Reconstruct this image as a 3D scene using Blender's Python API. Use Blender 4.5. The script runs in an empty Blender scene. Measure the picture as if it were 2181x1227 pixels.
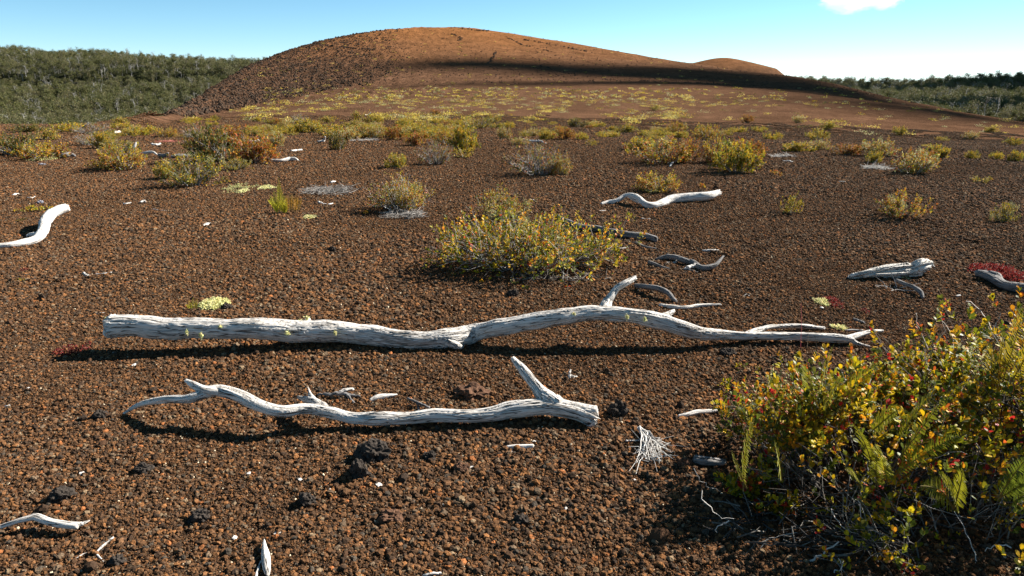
import bpy, bmesh, math, random
import numpy as np
from mathutils import Vector, Matrix, noise as mnoise

R = math.radians
SC = bpy.context.scene
COL = SC.collection
# ------------------------------------------------------------------ camera, light, exposure
CAM_H, PITCH, FPX, CU, CV = 1.6, R(17.3), 1454.0, 1090.5, 613.5
cam_d = bpy.data.cameras.new('camera'); cam_d.lens = 24.0; cam_d.sensor_width = 36.0
cam_d.clip_start = 0.05; cam_d.clip_end = 9000
cam = bpy.data.objects.new('camera', cam_d); COL.objects.link(cam)
cam.location = (0, 0, CAM_H); cam.rotation_euler = (R(90) - PITCH, 0, 0)
SC.camera = cam
SUN_EL, SUN_ROT = R(34), R(61)
SUN_DIR = Vector((math.sin(SUN_ROT) * math.cos(SUN_EL), math.cos(SUN_ROT) * math.cos(SUN_EL), math.sin(SUN_EL)))
world = bpy.data.worlds.new('World'); SC.world = world; world.use_nodes = True
wn = world.node_tree; wn.nodes.clear()
sky = wn.nodes.new('ShaderNodeTexSky'); sky.sky_type = 'NISHITA'; sky.sun_disc = False
sky.sun_elevation = SUN_EL; sky.sun_rotation = SUN_ROT; sky.altitude = 3000
sky.air_density = 0.78; sky.dust_density = 0.0; sky.ozone_density = 3.0
bg = wn.nodes.new('ShaderNodeBackground'); bg.inputs['Strength'].default_value = 0.05
wo = wn.nodes.new('ShaderNodeOutputWorld')
skh = wn.nodes.new('ShaderNodeHueSaturation'); skh.inputs['Saturation'].default_value = 1.05; skh.inputs['Hue'].default_value = 0.475
wn.links.new(sky.outputs[0], skh.inputs['Color']); wn.links.new(skh.outputs[0], bg.inputs[0]); wn.links.new(bg.outputs[0], wo.inputs[0])
sun_d = bpy.data.lights.new('sun', 'SUN'); sun_d.energy = 5.0; sun_d.angle = R(0.55); sun_d.color = (1.0, 0.93, 0.83)
sun = bpy.data.objects.new('sun', sun_d); COL.objects.link(sun)
sun.rotation_euler = SUN_DIR.to_track_quat('Z', 'Y').to_euler(); sun.location = (60, 20, 60)
vs = SC.view_settings; vs.view_transform = 'Standard'; vs.look = 'None'; vs.gamma = 1.0; vs.exposure = 1.65
SC.cycles.max_bounces = 6; SC.cycles.diffuse_bounces = 2; SC.cycles.transmission_bounces = 4
SC.cycles.transparent_max_bounces = 8; SC.cycles.volume_bounces = 6

# ------------------------------------------------------------------ projection helpers (photo pixels 2181x1227)
CP, SP = math.cos(PITCH), math.sin(PITCH)
def k_of_v(v):
    t = (CV - v) / FPX
    return (t * CP - SP) / (CP + t * SP)
def s_of(u, v):
    return (u - CU) / FPX * (CP - k_of_v(v) * SP)
def at_Y(u, v, Y):
    k = k_of_v(v); return Vector((s_of(u, v) * Y, Y, CAM_H + k * Y))
def depth_at(p):
    return p[1] * CP - (p[2] - CAM_H) * SP

# ------------------------------------------------------------------ vectorised value noise
def _h(ix, iy, seed):
    n = (ix.astype(np.int64) * 374761393 + iy.astype(np.int64) * 668265263 + seed * 69069) & 0xffffffff
    n = ((n ^ (n >> 13)) * 1274126177) & 0xffffffff
    return ((n ^ (n >> 16)) & 0xffff) / 65535.0
def vn(x, y, seed=0):
    x = np.asarray(x, float); y = np.asarray(y, float)
    ix = np.floor(x); iy = np.floor(y); fx = x - ix; fy = y - iy
    fx = fx * fx * (3 - 2 * fx); fy = fy * fy * (3 - 2 * fy)
    a = _h(ix, iy, seed); b = _h(ix + 1, iy, seed); c = _h(ix, iy + 1, seed); d = _h(ix + 1, iy + 1, seed)
    return (a + (b - a) * fx) * (1 - fy) + (c + (d - c) * fx) * fy
def fbm(x, y, o=3, seed=0):
    s = 0; a = 0.5
    for i in range(o):
        s = s + a * (vn(x * 2 ** i, y * 2 ** i, seed + i * 17) - 0.5); a *= 0.5
    return s

# ------------------------------------------------------------------ terrain
# per column of the view: x, Y1,z1, Y2,z2, Yfoot,vfoot, Ycrest,vcrest, forest: v_low(380) v_base(600) v_top(650) v_sky(1000)
TC = [
 (-900, 16, -.05, 18, -.10, 20, None, 29, 268, 292, 205, 140, 132),
 (0,    16, -.05, 18, -.10, 20, None, 29, 269, 290, 203, 145, 127),
 (200,  16, -.05, 18, -.10, 21, None, 30, 267, 290, 203, 152, 132),
 (330,  17, -.05, 21, -.15, 26, None, 38, 263, 288, 200, 158, 137),
 (390,  22, -.20, 32, -.50, 48, 258, 80, 243, 286, 198, 161, 140),
 (450,  26, -.35, 42, -.8, 75, 245, 130, 204, 284, 195, 163, 142),
 (572,  28, -.45, 50, -1.0, 95, 224, 190, 131, 280, 195, 165, 147),
 (700,  30, -.5, 52, -1.0, 110, 205, 230, 87, 280, 195, 168, 152),
 (860,  30, -.5, 55, -1.0, 120, 190, 255, 60, 280, 195, 163, 147),
 (1000, 30, -.5, 55, -1.0, 125, 184, 265, 58, 280, 197, 165, 150),
 (1200, 30, -.6, 55, -1.1, 125, 181, 260, 90, 280, 200, 176, 168),
 (1400, 30, -.7, 54, -1.3, 118, 183, 240, 127, 278, 204, 184, 180),
 (1560, 30, -.8, 52, -1.4, 110, 190, 215, 150, 275, 208, 190, 185),
 (1700, 29, -.9, 50, -1.5, 100, 203, 190, 166, 272, 211, 197, 192),
 (1900, 27, -.95, 45, -1.7, 85, 227, 150, 214, 268, 215, 200, 192),
 (2050, 26, -.95, 42, -1.8, 72, 248, 115, 243, 265, 215, 196, 188),
 (2181, 25, -.95, 40, -1.9, 60, 268, 92, 263, 264, 214, 192, 182),
 (2500, 24, -.95, 36, -1.8, 50, 287, 75, 284, 264, 214, 190, 176),
 (3200, 24, -.95, 36, -1.8, 50, 300, 75, 296, 264, 214, 188, 172)]
def _cols():
    rows = []
    for (x, Y1, z1, Y2, z2, Yf, vf, Yc, vc, vl, vb, vt, vsk) in TC:
        z = lambda v, Y: CAM_H + k_of_v(v) * Y
        zc = z(vc, Yc)
        if vf is None: zf_ = -.13; 
        else: zf_ = z(vf, Yf)
        Y3 = Yf + .35 * (Yc - Yf); Y4 = Yf + .70 * (Yc - Yf)
        if vf is None: z3 = -.18; z4 = -.27
        else:
            z3 = z(vf + (vc - vf) * .27, Y3); z4 = z(vf + (vc - vf) * .70, Y4)
        ys = [10, 14, Y1, Y2, Yf, Y3, Y4, Yc, Yc * 1.12 + 4, Yc * 1.3 + 40]
        zs = [0, 0, z1, z2, zf_, z3, z4, zc, zc - .012 * Yc - .6, min(zc - 9, z(vl, 380) + 8)]
        ys += [395, 600, 650, 1000, 1500, 4000]
        zs += [z(vl, 380), z(vb, 600), z(vt, 650), z(vsk, 1000), z(vsk, 1000) - 10, z(vsk, 1000) - 120]
        rows.append((s_of(x, 300), ys, zs))
    S = np.array([r[0] for r in rows]); Yn = np.array([r[1] for r in rows], float); Zn = np.array([r[2] for r in rows], float)
    return S, Yn, Zn
TS, TY, TZ = _cols()
_sf = np.linspace(TS[0], TS[-1], 600)
def _sm(a):
    f = np.interp(_sf, TS, a); k = np.hanning(23); k /= k.sum()
    fp = np.pad(f, 11, mode='edge'); return np.convolve(fp, k, 'valid')
_TYf = np.stack([_sm(TY[:, i]) for i in range(TY.shape[1])], 1)
_TZf = np.stack([_sm(TZ[:, i]) for i in range(TZ.shape[1])], 1)
_hY = np.diff(_TYf, axis=1); _dY = np.diff(_TZf, axis=1) / _hY
_M = np.zeros_like(_TZf)
_a, _b = _dY[:, :-1], _dY[:, 1:]
_w1 = 2 * _hY[:, 1:] + _hY[:, :-1]; _w2 = _hY[:, 1:] + 2 * _hY[:, :-1]
with np.errstate(divide='ignore', invalid='ignore'):
    _hm = (_w1 + _w2) / (_w1 / _a + _w2 / _b)
_M[:, 1:-1] = np.where(_a * _b > 0, _hm, 0); _M[:, -1] = _dY[:, -1]
SMALL = at_Y(1540, 123, 400)
def terrain(x, y):
    x = np.atleast_1d(np.asarray(x, float)); y = np.atleast_1d(np.asarray(y, float))
    yy = np.maximum(y, 10.0); s = x / np.hypot(yy, 1.0)
    fi = np.clip((s - _sf[0]) / (_sf[1] - _sf[0]), 0, 598.999); i = fi.astype(int); f = (fi - i)[:, None]
    def row(A): return A[i] * (1 - f) + A[i + 1] * f
    Yn, Zn, Mn = row(_TYf), row(_TZf), row(_M)
    K = Yn.shape[1]
    j = np.clip((Yn <= yy[:, None]).sum(1) - 1, 0, K - 2)
    r = np.arange(len(j)); y0, y1 = Yn[r, j], Yn[r, j + 1]; h = y1 - y0; t = np.clip((yy - y0) / h, 0, 1)
    z = ((2 * t**3 - 3 * t**2 + 1) * Zn[r, j] + (t**3 - 2 * t**2 + t) * h * Mn[r, j]
         + (-2 * t**3 + 3 * t**2) * Zn[r, j + 1] + (t**3 - t**2) * h * Mn[r, j + 1])
    # near undulation
    wn_ = np.clip((14 - y) / 8, 0, 1)
    z = z + wn_ * (fbm(x * .9, y * .9, 3, 5) * .075) + (1 - wn_) * np.clip(yy / 60, 0, 1) * fbm(x * .12, y * .12, 3, 9) * .5
    z = z + np.clip((y - 350) / 200, 0, 1) * fbm(x * .006, y * .006, 3, 33) * 22
    # rough blocky left flank of the hill and small cone behind it
    fl = np.clip((-.02 - s) / .12, 0, 1) * np.clip((y - 60) / 40, 0, 1) * np.clip((330 - y) / 40, 0, 1)
    z = z + fl * (fbm(x * .9, y * .8, 3, 21) * .9)
    d = np.hypot(x - SMALL.x, (y - SMALL.y) * .9)
    zs = SMALL.z + 2.0 - np.sqrt((d * .27) ** 2 + 4) - np.maximum(0, d - 28) * .5
    z = np.maximum(z, np.where(d < 120, zs, -999))
    return z
def tz(x, y): return float(terrain(x, y)[0])
def on_ground(u, v, h=0.0):
    """point where the view ray of photo pixel (u,v) meets the terrain raised by h"""
    k = k_of_v(v); s = s_of(u, v)
    Ys = np.geomspace(1.2, 420, 1600)
    d = (CAM_H + k * Ys) - (terrain(s * Ys, Ys) + h)
    idx = np.where(d < 0)[0]
    if len(idx) == 0: Y = 400.0
    else:
        i = idx[0]
        if i == 0: Y = Ys[0]
        else:
            t = d[i - 1] / (d[i - 1] - d[i]); Y = Ys[i - 1] + t * (Ys[i] - Ys[i - 1])
    return Vector((s * Y, Y, CAM_H + k * Y))

# ------------------------------------------------------------------ mesh / object helpers
def mesh_np(name, V, F, mats=(), cols=None, smooth=False, vec=None):
    """V (n,3); F list of int arrays (m,k) or a single one; cols (n,3) point colour"""
    me = bpy.data.meshes.new(name)
    if not isinstance(F, (list, tuple)): F = [F]
    F = [np.asarray(f, np.int32) for f in F if len(f)]
    V = np.asarray(V, np.float32)
    nl = sum(f.size for f in F); nf = sum(len(f) for f in F)
    me.vertices.add(len(V)); me.vertices.foreach_set('co', V.ravel())
    me.loops.add(nl); me.polygons.add(nf)
    me.loops.foreach_set('vertex_index', np.concatenate([f.ravel() for f in F]))
    tot = np.concatenate([np.full(len(f), f.shape[1], np.int32) for f in F])
    st = np.concatenate([[0], np.cumsum(tot)[:-1]]).astype(np.int32)
    me.polygons.foreach_set('loop_start', st); me.polygons.foreach_set('loop_total', tot)
    me.polygons.foreach_set('use_smooth', np.full(nf, smooth))
    if cols is not None:
        a = me.attributes.new('Col', 'FLOAT_COLOR', 'POINT')
        c = np.ones((len(V), 4), np.float32); c[:, :3] = cols; a.data.foreach_set('color', c.ravel())
    if vec is not None:
        a = me.attributes.new('grain', 'FLOAT_VECTOR', 'POINT'); a.data.foreach_set('vector', np.asarray(vec, np.float32).ravel())
    me.update(calc_edges=True)
    for m in mats: me.materials.append(m)
    return me
def link(name, data, parent=None, loc=None):
    o = bpy.data.objects.new(name, data); COL.objects.link(o)
    if parent is not None: o.parent = parent
    if loc is not None: o.location = loc
    return o
def tag(o, label=None, cat=None, group=None, kind=None):
    if label: o['label'] = label
    if cat: o['category'] = cat
    if group: o['group'] = group
    if kind: o['kind'] = kind
    return o
def copy_tree(o, parent=None):
    c = o.copy(); COL.objects.link(c)
    if parent is not None: c.parent = parent
    for ch in o.children: copy_tree(ch, c)
    return c

# ------------------------------------------------------------------ materials
def mat(name):
    m = bpy.data.materials.new(name); m.use_nodes = True; nt = m.node_tree; nt.nodes.clear()
    out = nt.nodes.new('ShaderNodeOutputMaterial')
    return m, nt, out
def N(nt, t, **kw):
    n = nt.nodes.new(t)
    for k, v in kw.items():
        if k in n.inputs: n.inputs[k].default_value = v
        else: setattr(n, k, v)
    return n
def ramp(nt, pts):
    r = nt.nodes.new('ShaderNodeValToRGB'); e = r.color_ramp.elements
    while len(e) > len(pts): e.remove(e[-1])
    while len(e) < len(pts): e.new(0.5)
    for el, (p, c) in zip(e, pts): el.position = p; el.color = (*c, 1) if len(c) == 3 else c
    return r
def L(nt, a, b): nt.links.new(a, b)

def make_ground_mat():
    m, nt, out = mat('cinder_ground')
    geo = N(nt, 'ShaderNodeNewGeometry'); b = N(nt, 'ShaderNodeBsdfPrincipled', Roughness=1.0)
    b.inputs['Specular IOR Level'].default_value = 0.0
    pos = geo.outputs['Position']
    v1 = N(nt, 'ShaderNodeTexVoronoi', Scale=22.0, Randomness=1.0); L(nt, pos, v1.inputs['Vector'])
    hs = N(nt, 'ShaderNodeSeparateColor'); L(nt, v1.outputs['Color'], hs.inputs[0])
    cr = ramp(nt, [(0, (.038, .024, .017)), (.35, (.080, .046, .029)), (.7, (.110, .063, .040)), (1, (.155, .092, .060))])
    L(nt, hs.outputs[0], cr.inputs[0])
    # broad tonal variation : brown plain, more orange on the high part of the hill
    sx = N(nt, 'ShaderNodeSeparateXYZ'); L(nt, pos, sx.inputs[0])
    n1 = N(nt, 'ShaderNodeTexNoise', Scale=.05, Detail=6.0, Roughness=.6); L(nt, pos, n1.inputs['Vector'])
    n2 = N(nt, 'ShaderNodeTexNoise', Scale=.9, Detail=5.0, Roughness=.65); L(nt, pos, n2.inputs['Vector'])
    mr = N(nt, 'ShaderNodeMapRange'); mr.inputs[1].default_value = 3; mr.inputs[2].default_value = 17
    ad = N(nt, 'ShaderNodeMath', operation='MULTIPLY_ADD'); ad.inputs[1].default_value = 9
    L(nt, n1.outputs[0], ad.inputs[0]); L(nt, sx.outputs[2], ad.inputs[2])
    sb = N(nt, 'ShaderNodeMath', operation='SUBTRACT'); sb.inputs[1].default_value = 4.5
    L(nt, ad.outputs[0], sb.inputs[0]); L(nt, sb.outputs[0], mr.inputs[0])
    mixh = N(nt, 'ShaderNodeMix', data_type='RGBA', blend_type='MULTIPLY'); mixh.inputs[0].default_value = 1
    hill = N(nt, 'ShaderNodeMix', data_type='RGBA'); hill.inputs[6].default_value = (1.08, 1.0, .92, 1); hill.inputs[7].default_value = (2.15, 1.62, .98, 1)
    L(nt, mr.outputs[0], hill.inputs[0])
    L(nt, cr.outputs[0], mixh.inputs[6]); L(nt, hill.outputs[2], mixh.inputs[7])
    n5 = N(nt, 'ShaderNodeTexNoise', Scale=.22, Detail=9.0, Roughness=.75); L(nt, pos, n5.inputs['Vector'])
    m5 = N(nt, 'ShaderNodeMapRange'); m5.inputs[1].default_value = .35; m5.inputs[2].default_value = .65; m5.inputs[3].default_value = .70; m5.inputs[4].default_value = 1.25; L(nt, n5.outputs[0], m5.inputs[0])
    sc5 = N(nt, 'ShaderNodeVectorMath', operation='SCALE'); L(nt, mixh.outputs[2], sc5.inputs[0]); L(nt, m5.outputs[0], sc5.inputs['Scale'])
    br = N(nt, 'ShaderNodeMapRange'); br.inputs[1].default_value = .3; br.inputs[2].default_value = .7
    br.inputs[3].default_value = .78; br.inputs[4].default_value = 1.22; L(nt, n2.outputs[0], br.inputs[0])
    sc = N(nt, 'ShaderNodeVectorMath', operation='SCALE'); L(nt, sc5.outputs[0], sc.inputs[0]); L(nt, br.outputs[0], sc.inputs['Scale'])
    ff = N(nt, 'ShaderNodeMapRange'); ff.inputs[1].default_value = 330; ff.inputs[2].default_value = 372; L(nt, sx.outputs[1], ff.inputs[0])
    zz = N(nt, 'ShaderNodeMapRange'); zz.inputs[1].default_value = 2; zz.inputs[2].default_value = -6; L(nt, sx.outputs[2], zz.inputs[0])
    y2 = N(nt, 'ShaderNodeMath', operation='GREATER_THAN'); y2.inputs[1].default_value = 480; L(nt, sx.outputs[1], y2.inputs[0])
    zm = N(nt, 'ShaderNodeMath', operation='MAXIMUM'); L(nt, zz.outputs[0], zm.inputs[0]); L(nt, y2.outputs[0], zm.inputs[1])
    fm = N(nt, 'ShaderNodeMath', operation='MULTIPLY'); L(nt, ff.outputs[0], fm.inputs[0]); L(nt, zm.outputs[0], fm.inputs[1])
    fx = N(nt, 'ShaderNodeMix', data_type='RGBA'); fx.inputs[7].default_value = (.022, .024, .012, 1); L(nt, fm.outputs[0], fx.inputs[0]); L(nt, sc.outputs[0], fx.inputs[6])
    L(nt, fx.outputs[2], b.inputs['Base Color'])
    bp = N(nt, 'ShaderNodeBump', Strength=.9, Distance=.035); L(nt, v1.outputs['Distance'], bp.inputs['Height']); bp.invert = True
    n3 = N(nt, 'ShaderNodeTexNoise', Scale=1.6, Detail=8.0, Roughness=.7); L(nt, pos, n3.inputs['Vector'])
    bp2 = N(nt, 'ShaderNodeBump', Strength=.8, Distance=.25); L(nt, n3.outputs[0], bp2.inputs['Height']); L(nt, bp.outputs[0], bp2.inputs['Normal'])
    L(nt, bp2.outputs[0], b.inputs['Normal']); L(nt, b.outputs[0], out.inputs[0])
    return m
def make_stone_mat():
    m, nt, out = mat('cinder_stone')
    b = N(nt, 'ShaderNodeBsdfPrincipled', Roughness=1.0); b.inputs['Specular IOR Level'].default_value = .06
    a = N(nt, 'ShaderNodeAttribute', attribute_name='Col')
    tc = N(nt, 'ShaderNodeTexCoord')
    n = N(nt, 'ShaderNodeTexNoise', Scale=160.0, Detail=3.0); L(nt, tc.outputs['Object'], n.inputs['Vector'])
    mr = N(nt, 'ShaderNodeMapRange'); mr.inputs[1].default_value = .3; mr.inputs[2].default_value = .7; mr.inputs[3].default_value = .55; mr.inputs[4].default_value = 1.4
    L(nt, n.outputs[0], mr.inputs[0])
    sc = N(nt, 'ShaderNodeVectorMath', operation='SCALE'); L(nt, a.outputs['Color'], sc.inputs[0]); L(nt, mr.outputs[0], sc.inputs['Scale'])
    L(nt, sc.outputs[0], b.inputs['Base Color'])
    bp = N(nt, 'ShaderNodeBump', Strength=.7, Distance=.004); L(nt, n.outputs[0], bp.inputs['Height']); L(nt, bp.outputs[0], b.inputs['Normal'])
    L(nt, b.outputs[0], out.inputs[0]); return m
def make_wood_mat(name, dark, mid, light, bump=1.0):
    m, nt, out = mat(name)
    b = N(nt, 'ShaderNodeBsdfPrincipled', Roughness=.8); b.inputs['Specular IOR Level'].default_value = .2
    a = N(nt, 'ShaderNodeAttribute', attribute_name='grain')
    n = N(nt, 'ShaderNodeTexNoise', Scale=170.0, Detail=4.0, Roughness=.6); L(nt, a.outputs['Vector'], n.inputs['Vector'])
    n2 = N(nt, 'ShaderNodeTexNoise', Scale=45.0, Detail=3.0, Roughness=.5); L(nt, a.outputs['Vector'], n2.inputs['Vector'])
    geo = N(nt, 'ShaderNodeNewGeometry')
    n3 = N(nt, 'ShaderNodeTexNoise', Scale=6.0, Detail=4.0); L(nt, geo.outputs['Position'], n3.inputs['Vector'])
    s1 = N(nt, 'ShaderNodeMath', operation='MULTIPLY_ADD'); s1.inputs[1].default_value = .45; L(nt, n2.outputs[0], s1.inputs[0]); L(nt, n.outputs[0], s1.inputs[2])
    s2 = N(nt, 'ShaderNodeMath', operation='MULTIPLY_ADD'); s2.inputs[1].default_value = .35; L(nt, n3.outputs[0], s2.inputs[0]); L(nt, s1.outputs[0], s2.inputs[2])
    cr = ramp(nt, [(.66, dark), (.78, mid), (.93, light)]); L(nt, s2.outputs[0], cr.inputs[0])
    n4 = N(nt, 'ShaderNodeTexNoise', Scale=62.0, Detail=2.0, Roughness=.5); L(nt, a.outputs['Vector'], n4.inputs['Vector'])
    d1 = N(nt, 'ShaderNodeMath', operation='SUBTRACT'); d1.inputs[1].default_value = .5; L(nt, n4.outputs[0], d1.inputs[0])
    d2 = N(nt, 'ShaderNodeMath', operation='ABSOLUTE'); L(nt, d1.outputs[0], d2.inputs[0])
    d3 = N(nt, 'ShaderNodeMapRange'); d3.inputs[1].default_value = .004; d3.inputs[2].default_value = .028; L(nt, d2.outputs[0], d3.inputs[0])
    ck = N(nt, 'ShaderNodeMix', data_type='RGBA'); ck.inputs[6].default_value = (dark[0] * .6, dark[1] * .6, dark[2] * .6, 1); L(nt, d3.outputs[0], ck.inputs[0]); L(nt, cr.outputs[0], ck.inputs[7])
    L(nt, ck.outputs[2], b.inputs['Base Color'])
    bp = N(nt, 'ShaderNodeBump', Strength=.8 * bump, Distance=.006); L(nt, s1.outputs[0], bp.inputs['Height']); L(nt, bp.outputs[0], b.inputs['Normal'])
    L(nt, b.outputs[0], out.inputs[0]); return m
def make_leaf_mat(name, transl=.35, rough=.6, gloss=.15):
    m, nt, out = mat(name)
    b = N(nt, 'ShaderNodeBsdfPrincipled', Roughness=rough); b.inputs['Specular IOR Level'].default_value = gloss
    a = N(nt, 'ShaderNodeAttribute', attribute_name='Col')
    t = N(nt, 'ShaderNodeBsdfTranslucent'); mx = N(nt, 'ShaderNodeMixShader'); mx.inputs[0].default_value = transl
    g = N(nt, 'ShaderNodeGamma'); g.inputs[1].default_value = .9
    L(nt, a.outputs['Color'], b.inputs['Base Color']); L(nt, a.outputs['Color'], g.inputs[0]); L(nt, g.outputs[0], t.inputs[0])
    L(nt, b.outputs[0], mx.inputs[1]); L(nt, t.outputs[0], mx.inputs[2]); L(nt, mx.outputs[0], out.inputs[0]); return m
def make_col_mat(name, rough=.85):
    m, nt, out = mat(name)
    b = N(nt, 'ShaderNodeBsdfPrincipled', Roughness=rough); b.inputs['Specular IOR Level'].default_value = .2
    a = N(nt, 'ShaderNodeAttribute', attribute_name='Col'); L(nt, a.outputs['Color'], b.inputs['Base Color'])
    L(nt, b.outputs[0], out.inputs[0]); return m
M_GROUND = make_ground_mat(); M_STONE = make_stone_mat()
M_WOOD = make_wood_mat('bleached_wood', (.045, .038, .033), (.29, .27, .245), (.58, .55, .515))
M_WHITE = make_wood_mat('white_wood', (.16, .14, .12), (.44, .415, .385), (.62, .59, .555), 1.0)
M_GREY = make_wood_mat('grey_wood', (.03, .028, .026), (.10, .095, .092), (.20, .19, .185))
M_ROT = make_wood_mat('split_wood', (.03, .024, .02), (.36, .33, .295), (.68, .64, .58), 1.6)
M_LEAF = make_leaf_mat('shrub_leaf', .3); M_BERRY = make_leaf_mat('berry_leaf', .34, .5, .2); M_TWIG = make_col_mat('twig_bark'); M_LICHEN = make_leaf_mat('lichen', .25, .9, .05)
M_FERN = make_leaf_mat('fern_leaf', .3); M_TREE = make_leaf_mat('tree_leaf', .2, .6, .2)

# ------------------------------------------------------------------ ground sheet
def build_ground():
    ys = np.concatenate([np.linspace(-8, 1.4, 20), np.geomspace(1.5, 3500, 1150)])
    ss = np.linspace(-1.7, 1.7, 1350)
    X = ss[None, :] * np.hypot(np.maximum(ys, 0), 2.0)[:, None] * np.where(ys < 0, 2.0, 1.0)[:, None]
    X[:20] = ss[None, :] * np.linspace(4, 2.5, 20)[:, None]
    Yg = np.repeat(ys[:, None], len(ss), 1)
    z = terrain(X.ravel(), Yg.ravel())
    V = np.stack([X.ravel(), Yg.ravel(), z], 1)
    n, mcols = len(ys), len(ss)
    i = np.arange((n - 1) * mcols).reshape(n - 1, mcols)[:, :-1].ravel()
    F = np.stack([i, i + 1, i + 1 + mcols, i + mcols], 1)
    o = link('ground', mesh_np('ground', V, F, [M_GROUND], smooth=True)); tag(o, kind='structure')
    return o
build_ground()

# ------------------------------------------------------------------ stones
def ico(sub):
    bm = bmesh.new(); bmesh.ops.create_icosphere(bm, subdivisions=sub, radius=1)
    V = np.array([v.co[:] for v in bm.verts]); F = np.array([[v.index for v in f.verts] for f in bm.faces]); bm.free()
    return V, F
IV1, IF1 = ico(1); IV2, IF2 = ico(2); IV3, IF3 = ico(3); IV4, IF4 = ico(4)
PAL_ST = np.array([(.030, .019, .014), (.045, .026, .017), (.062, .034, .020), (.078, .041, .023), (.098, .048, .024), (.125, .058, .026),
                   (.078, .055, .040), (.115, .082, .056), (.038, .031, .027), (.16, .062, .026), (.36, .31, .25)])
PW_ST = np.array([.14, .16, .17, .16, .13, .07, .07, .03, .05, .014, .006]); PW_ST /= PW_ST.sum()
def rot_rand(rng, n):
    q = rng.normal(size=(n, 4)); q /= np.linalg.norm(q, axis=1)[:, None]
    w, x, y, z = q.T
    return np.stack([1-2*(y*y+z*z), 2*(x*y-z*w), 2*(x*z+y*w), 2*(x*y+z*w), 1-2*(x*x+z*z), 2*(y*z-x*w), 2*(x*z-y*w), 2*(y*z+x*w), 1-2*(x*x+y*y)], 1).reshape(n, 3, 3)
def stone_patch(seed, rad=.3, n=5600):
    rng = np.random.default_rng(seed)
    r = rad * np.sqrt(rng.random(n)); a = rng.random(n) * 6.283
    size = .0024 + .0028 * rng.pareto(2.6, n).clip(0, 5.0)
    big = size > .011
    P = np.stack([r * np.cos(a), r * np.sin(a), rng.random(n) * .010 - .001 + size * .35], 1)
    ci = rng.choice(len(PAL_ST), n, p=PW_ST); C = PAL_ST[ci] * np.array([1.38, 1.36, 1.20]) * rng.uniform(.75, 1.3, (n, 1))
    C[big & (ci == 10)] = PAL_ST[1]
    allV, allF, allC, off = [], [], [], 0
    for msk, IV, IF in ((~big, IV1, IF1), (big, IV2, IF2)):
        k = int(msk.sum()); Rm = rot_rand(rng, k)
        V = np.repeat(IV[None], k, 0) * rng.uniform(.55, 1.25, (k, 1, 3)) * rng.uniform(.72, 1.2, (k, len(IV), 1))
        V = np.einsum('kij,kvj->kvi', Rm, V) * size[msk][:, None, None] * np.array([1, 1, .8]) + P[msk][:, None]
        F = IF[None] + (np.arange(k) * len(IV))[:, None, None] + off
        allV.append(V.reshape(-1, 3)); allF.append(F.reshape(-1, 3)); allC.append(np.repeat(C[msk], len(IV), 0)); off += k * len(IV)
    return mesh_np('cinder_patch', np.concatenate(allV), np.concatenate(allF), [M_STONE], np.concatenate(allC))
def gn_scatter(name, pts, rot, scl, srcs, label, mat_):
    """one stuff object whose point cloud carries instances of the source meshes"""
    me = mesh_np(name, pts, np.zeros((0, 3), int)) if False else bpy.data.meshes.new(name)
    me.vertices.add(len(pts)); me.vertices.foreach_set('co', np.asarray(pts, np.float32).ravel())
    a = me.attributes.new('rot', 'FLOAT_VECTOR', 'POINT'); a.data.foreach_set('vector', np.asarray(rot, np.float32).ravel())
    a = me.attributes.new('scl', 'FLOAT', 'POINT'); a.data.foreach_set('value', np.asarray(scl, np.float32))
    a = me.attributes.new('idx', 'INT', 'POINT'); a.data.foreach_set('value', (np.arange(len(pts)) * 7919 % 9973 % len(srcs)).astype(np.int32))
    me.update()
    o = link(name, me)
    c = bpy.data.collections.new(name + '_variants')
    for i, s in enumerate(srcs):
        so = bpy.data.objects.new('%s_variant_%02d' % (name, i), s); c.objects.link(so)
    ng = bpy.data.node_groups.new(name, 'GeometryNodeTree')
    ng.interface.new_socket('Geometry', in_out='INPUT', socket_type='NodeSocketGeometry')
    ng.interface.new_socket('Geometry', in_out='OUTPUT', socket_type='NodeSocketGeometry')
    gi = ng.nodes.new('NodeGroupInput'); go = ng.nodes.new('NodeGroupOutput')
    ip = ng.nodes.new('GeometryNodeInstanceOnPoints'); ci = ng.nodes.new('GeometryNodeCollectionInfo')
    ci.inputs['Collection'].default_value = c; ci.inputs['Separate Children'].default_value = True; ci.inputs['Reset Children'].default_value = True
    ip.inputs['Pick Instance'].default_value = True
    def na(nm, ty):
        x = ng.nodes.new('GeometryNodeInputNamedAttribute'); x.data_type = ty; x.inputs[0].default_value = nm; return x.outputs[0]
    e2r = ng.nodes.new('FunctionNodeEulerToRotation')
    Lk = ng.links.new
    Lk(gi.outputs[0], ip.inputs['Points']); Lk(ci.outputs[0], ip.inputs['Instance'])
    Lk(na('rot', 'FLOAT_VECTOR'), e2r.inputs[0]); Lk(e2r.outputs[0], ip.inputs['Rotation'])
    Lk(na('scl', 'FLOAT'), ip.inputs['Scale']); Lk(na('idx', 'INT'), ip.inputs['Instance Index'])
    Lk(ip.outputs[0], go.inputs[0])
    md = o.modifiers.new('scatter', 'NODES'); md.node_group = ng
    tag(o, label, name.replace('_', ' '), kind='stuff')
    return o
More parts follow.
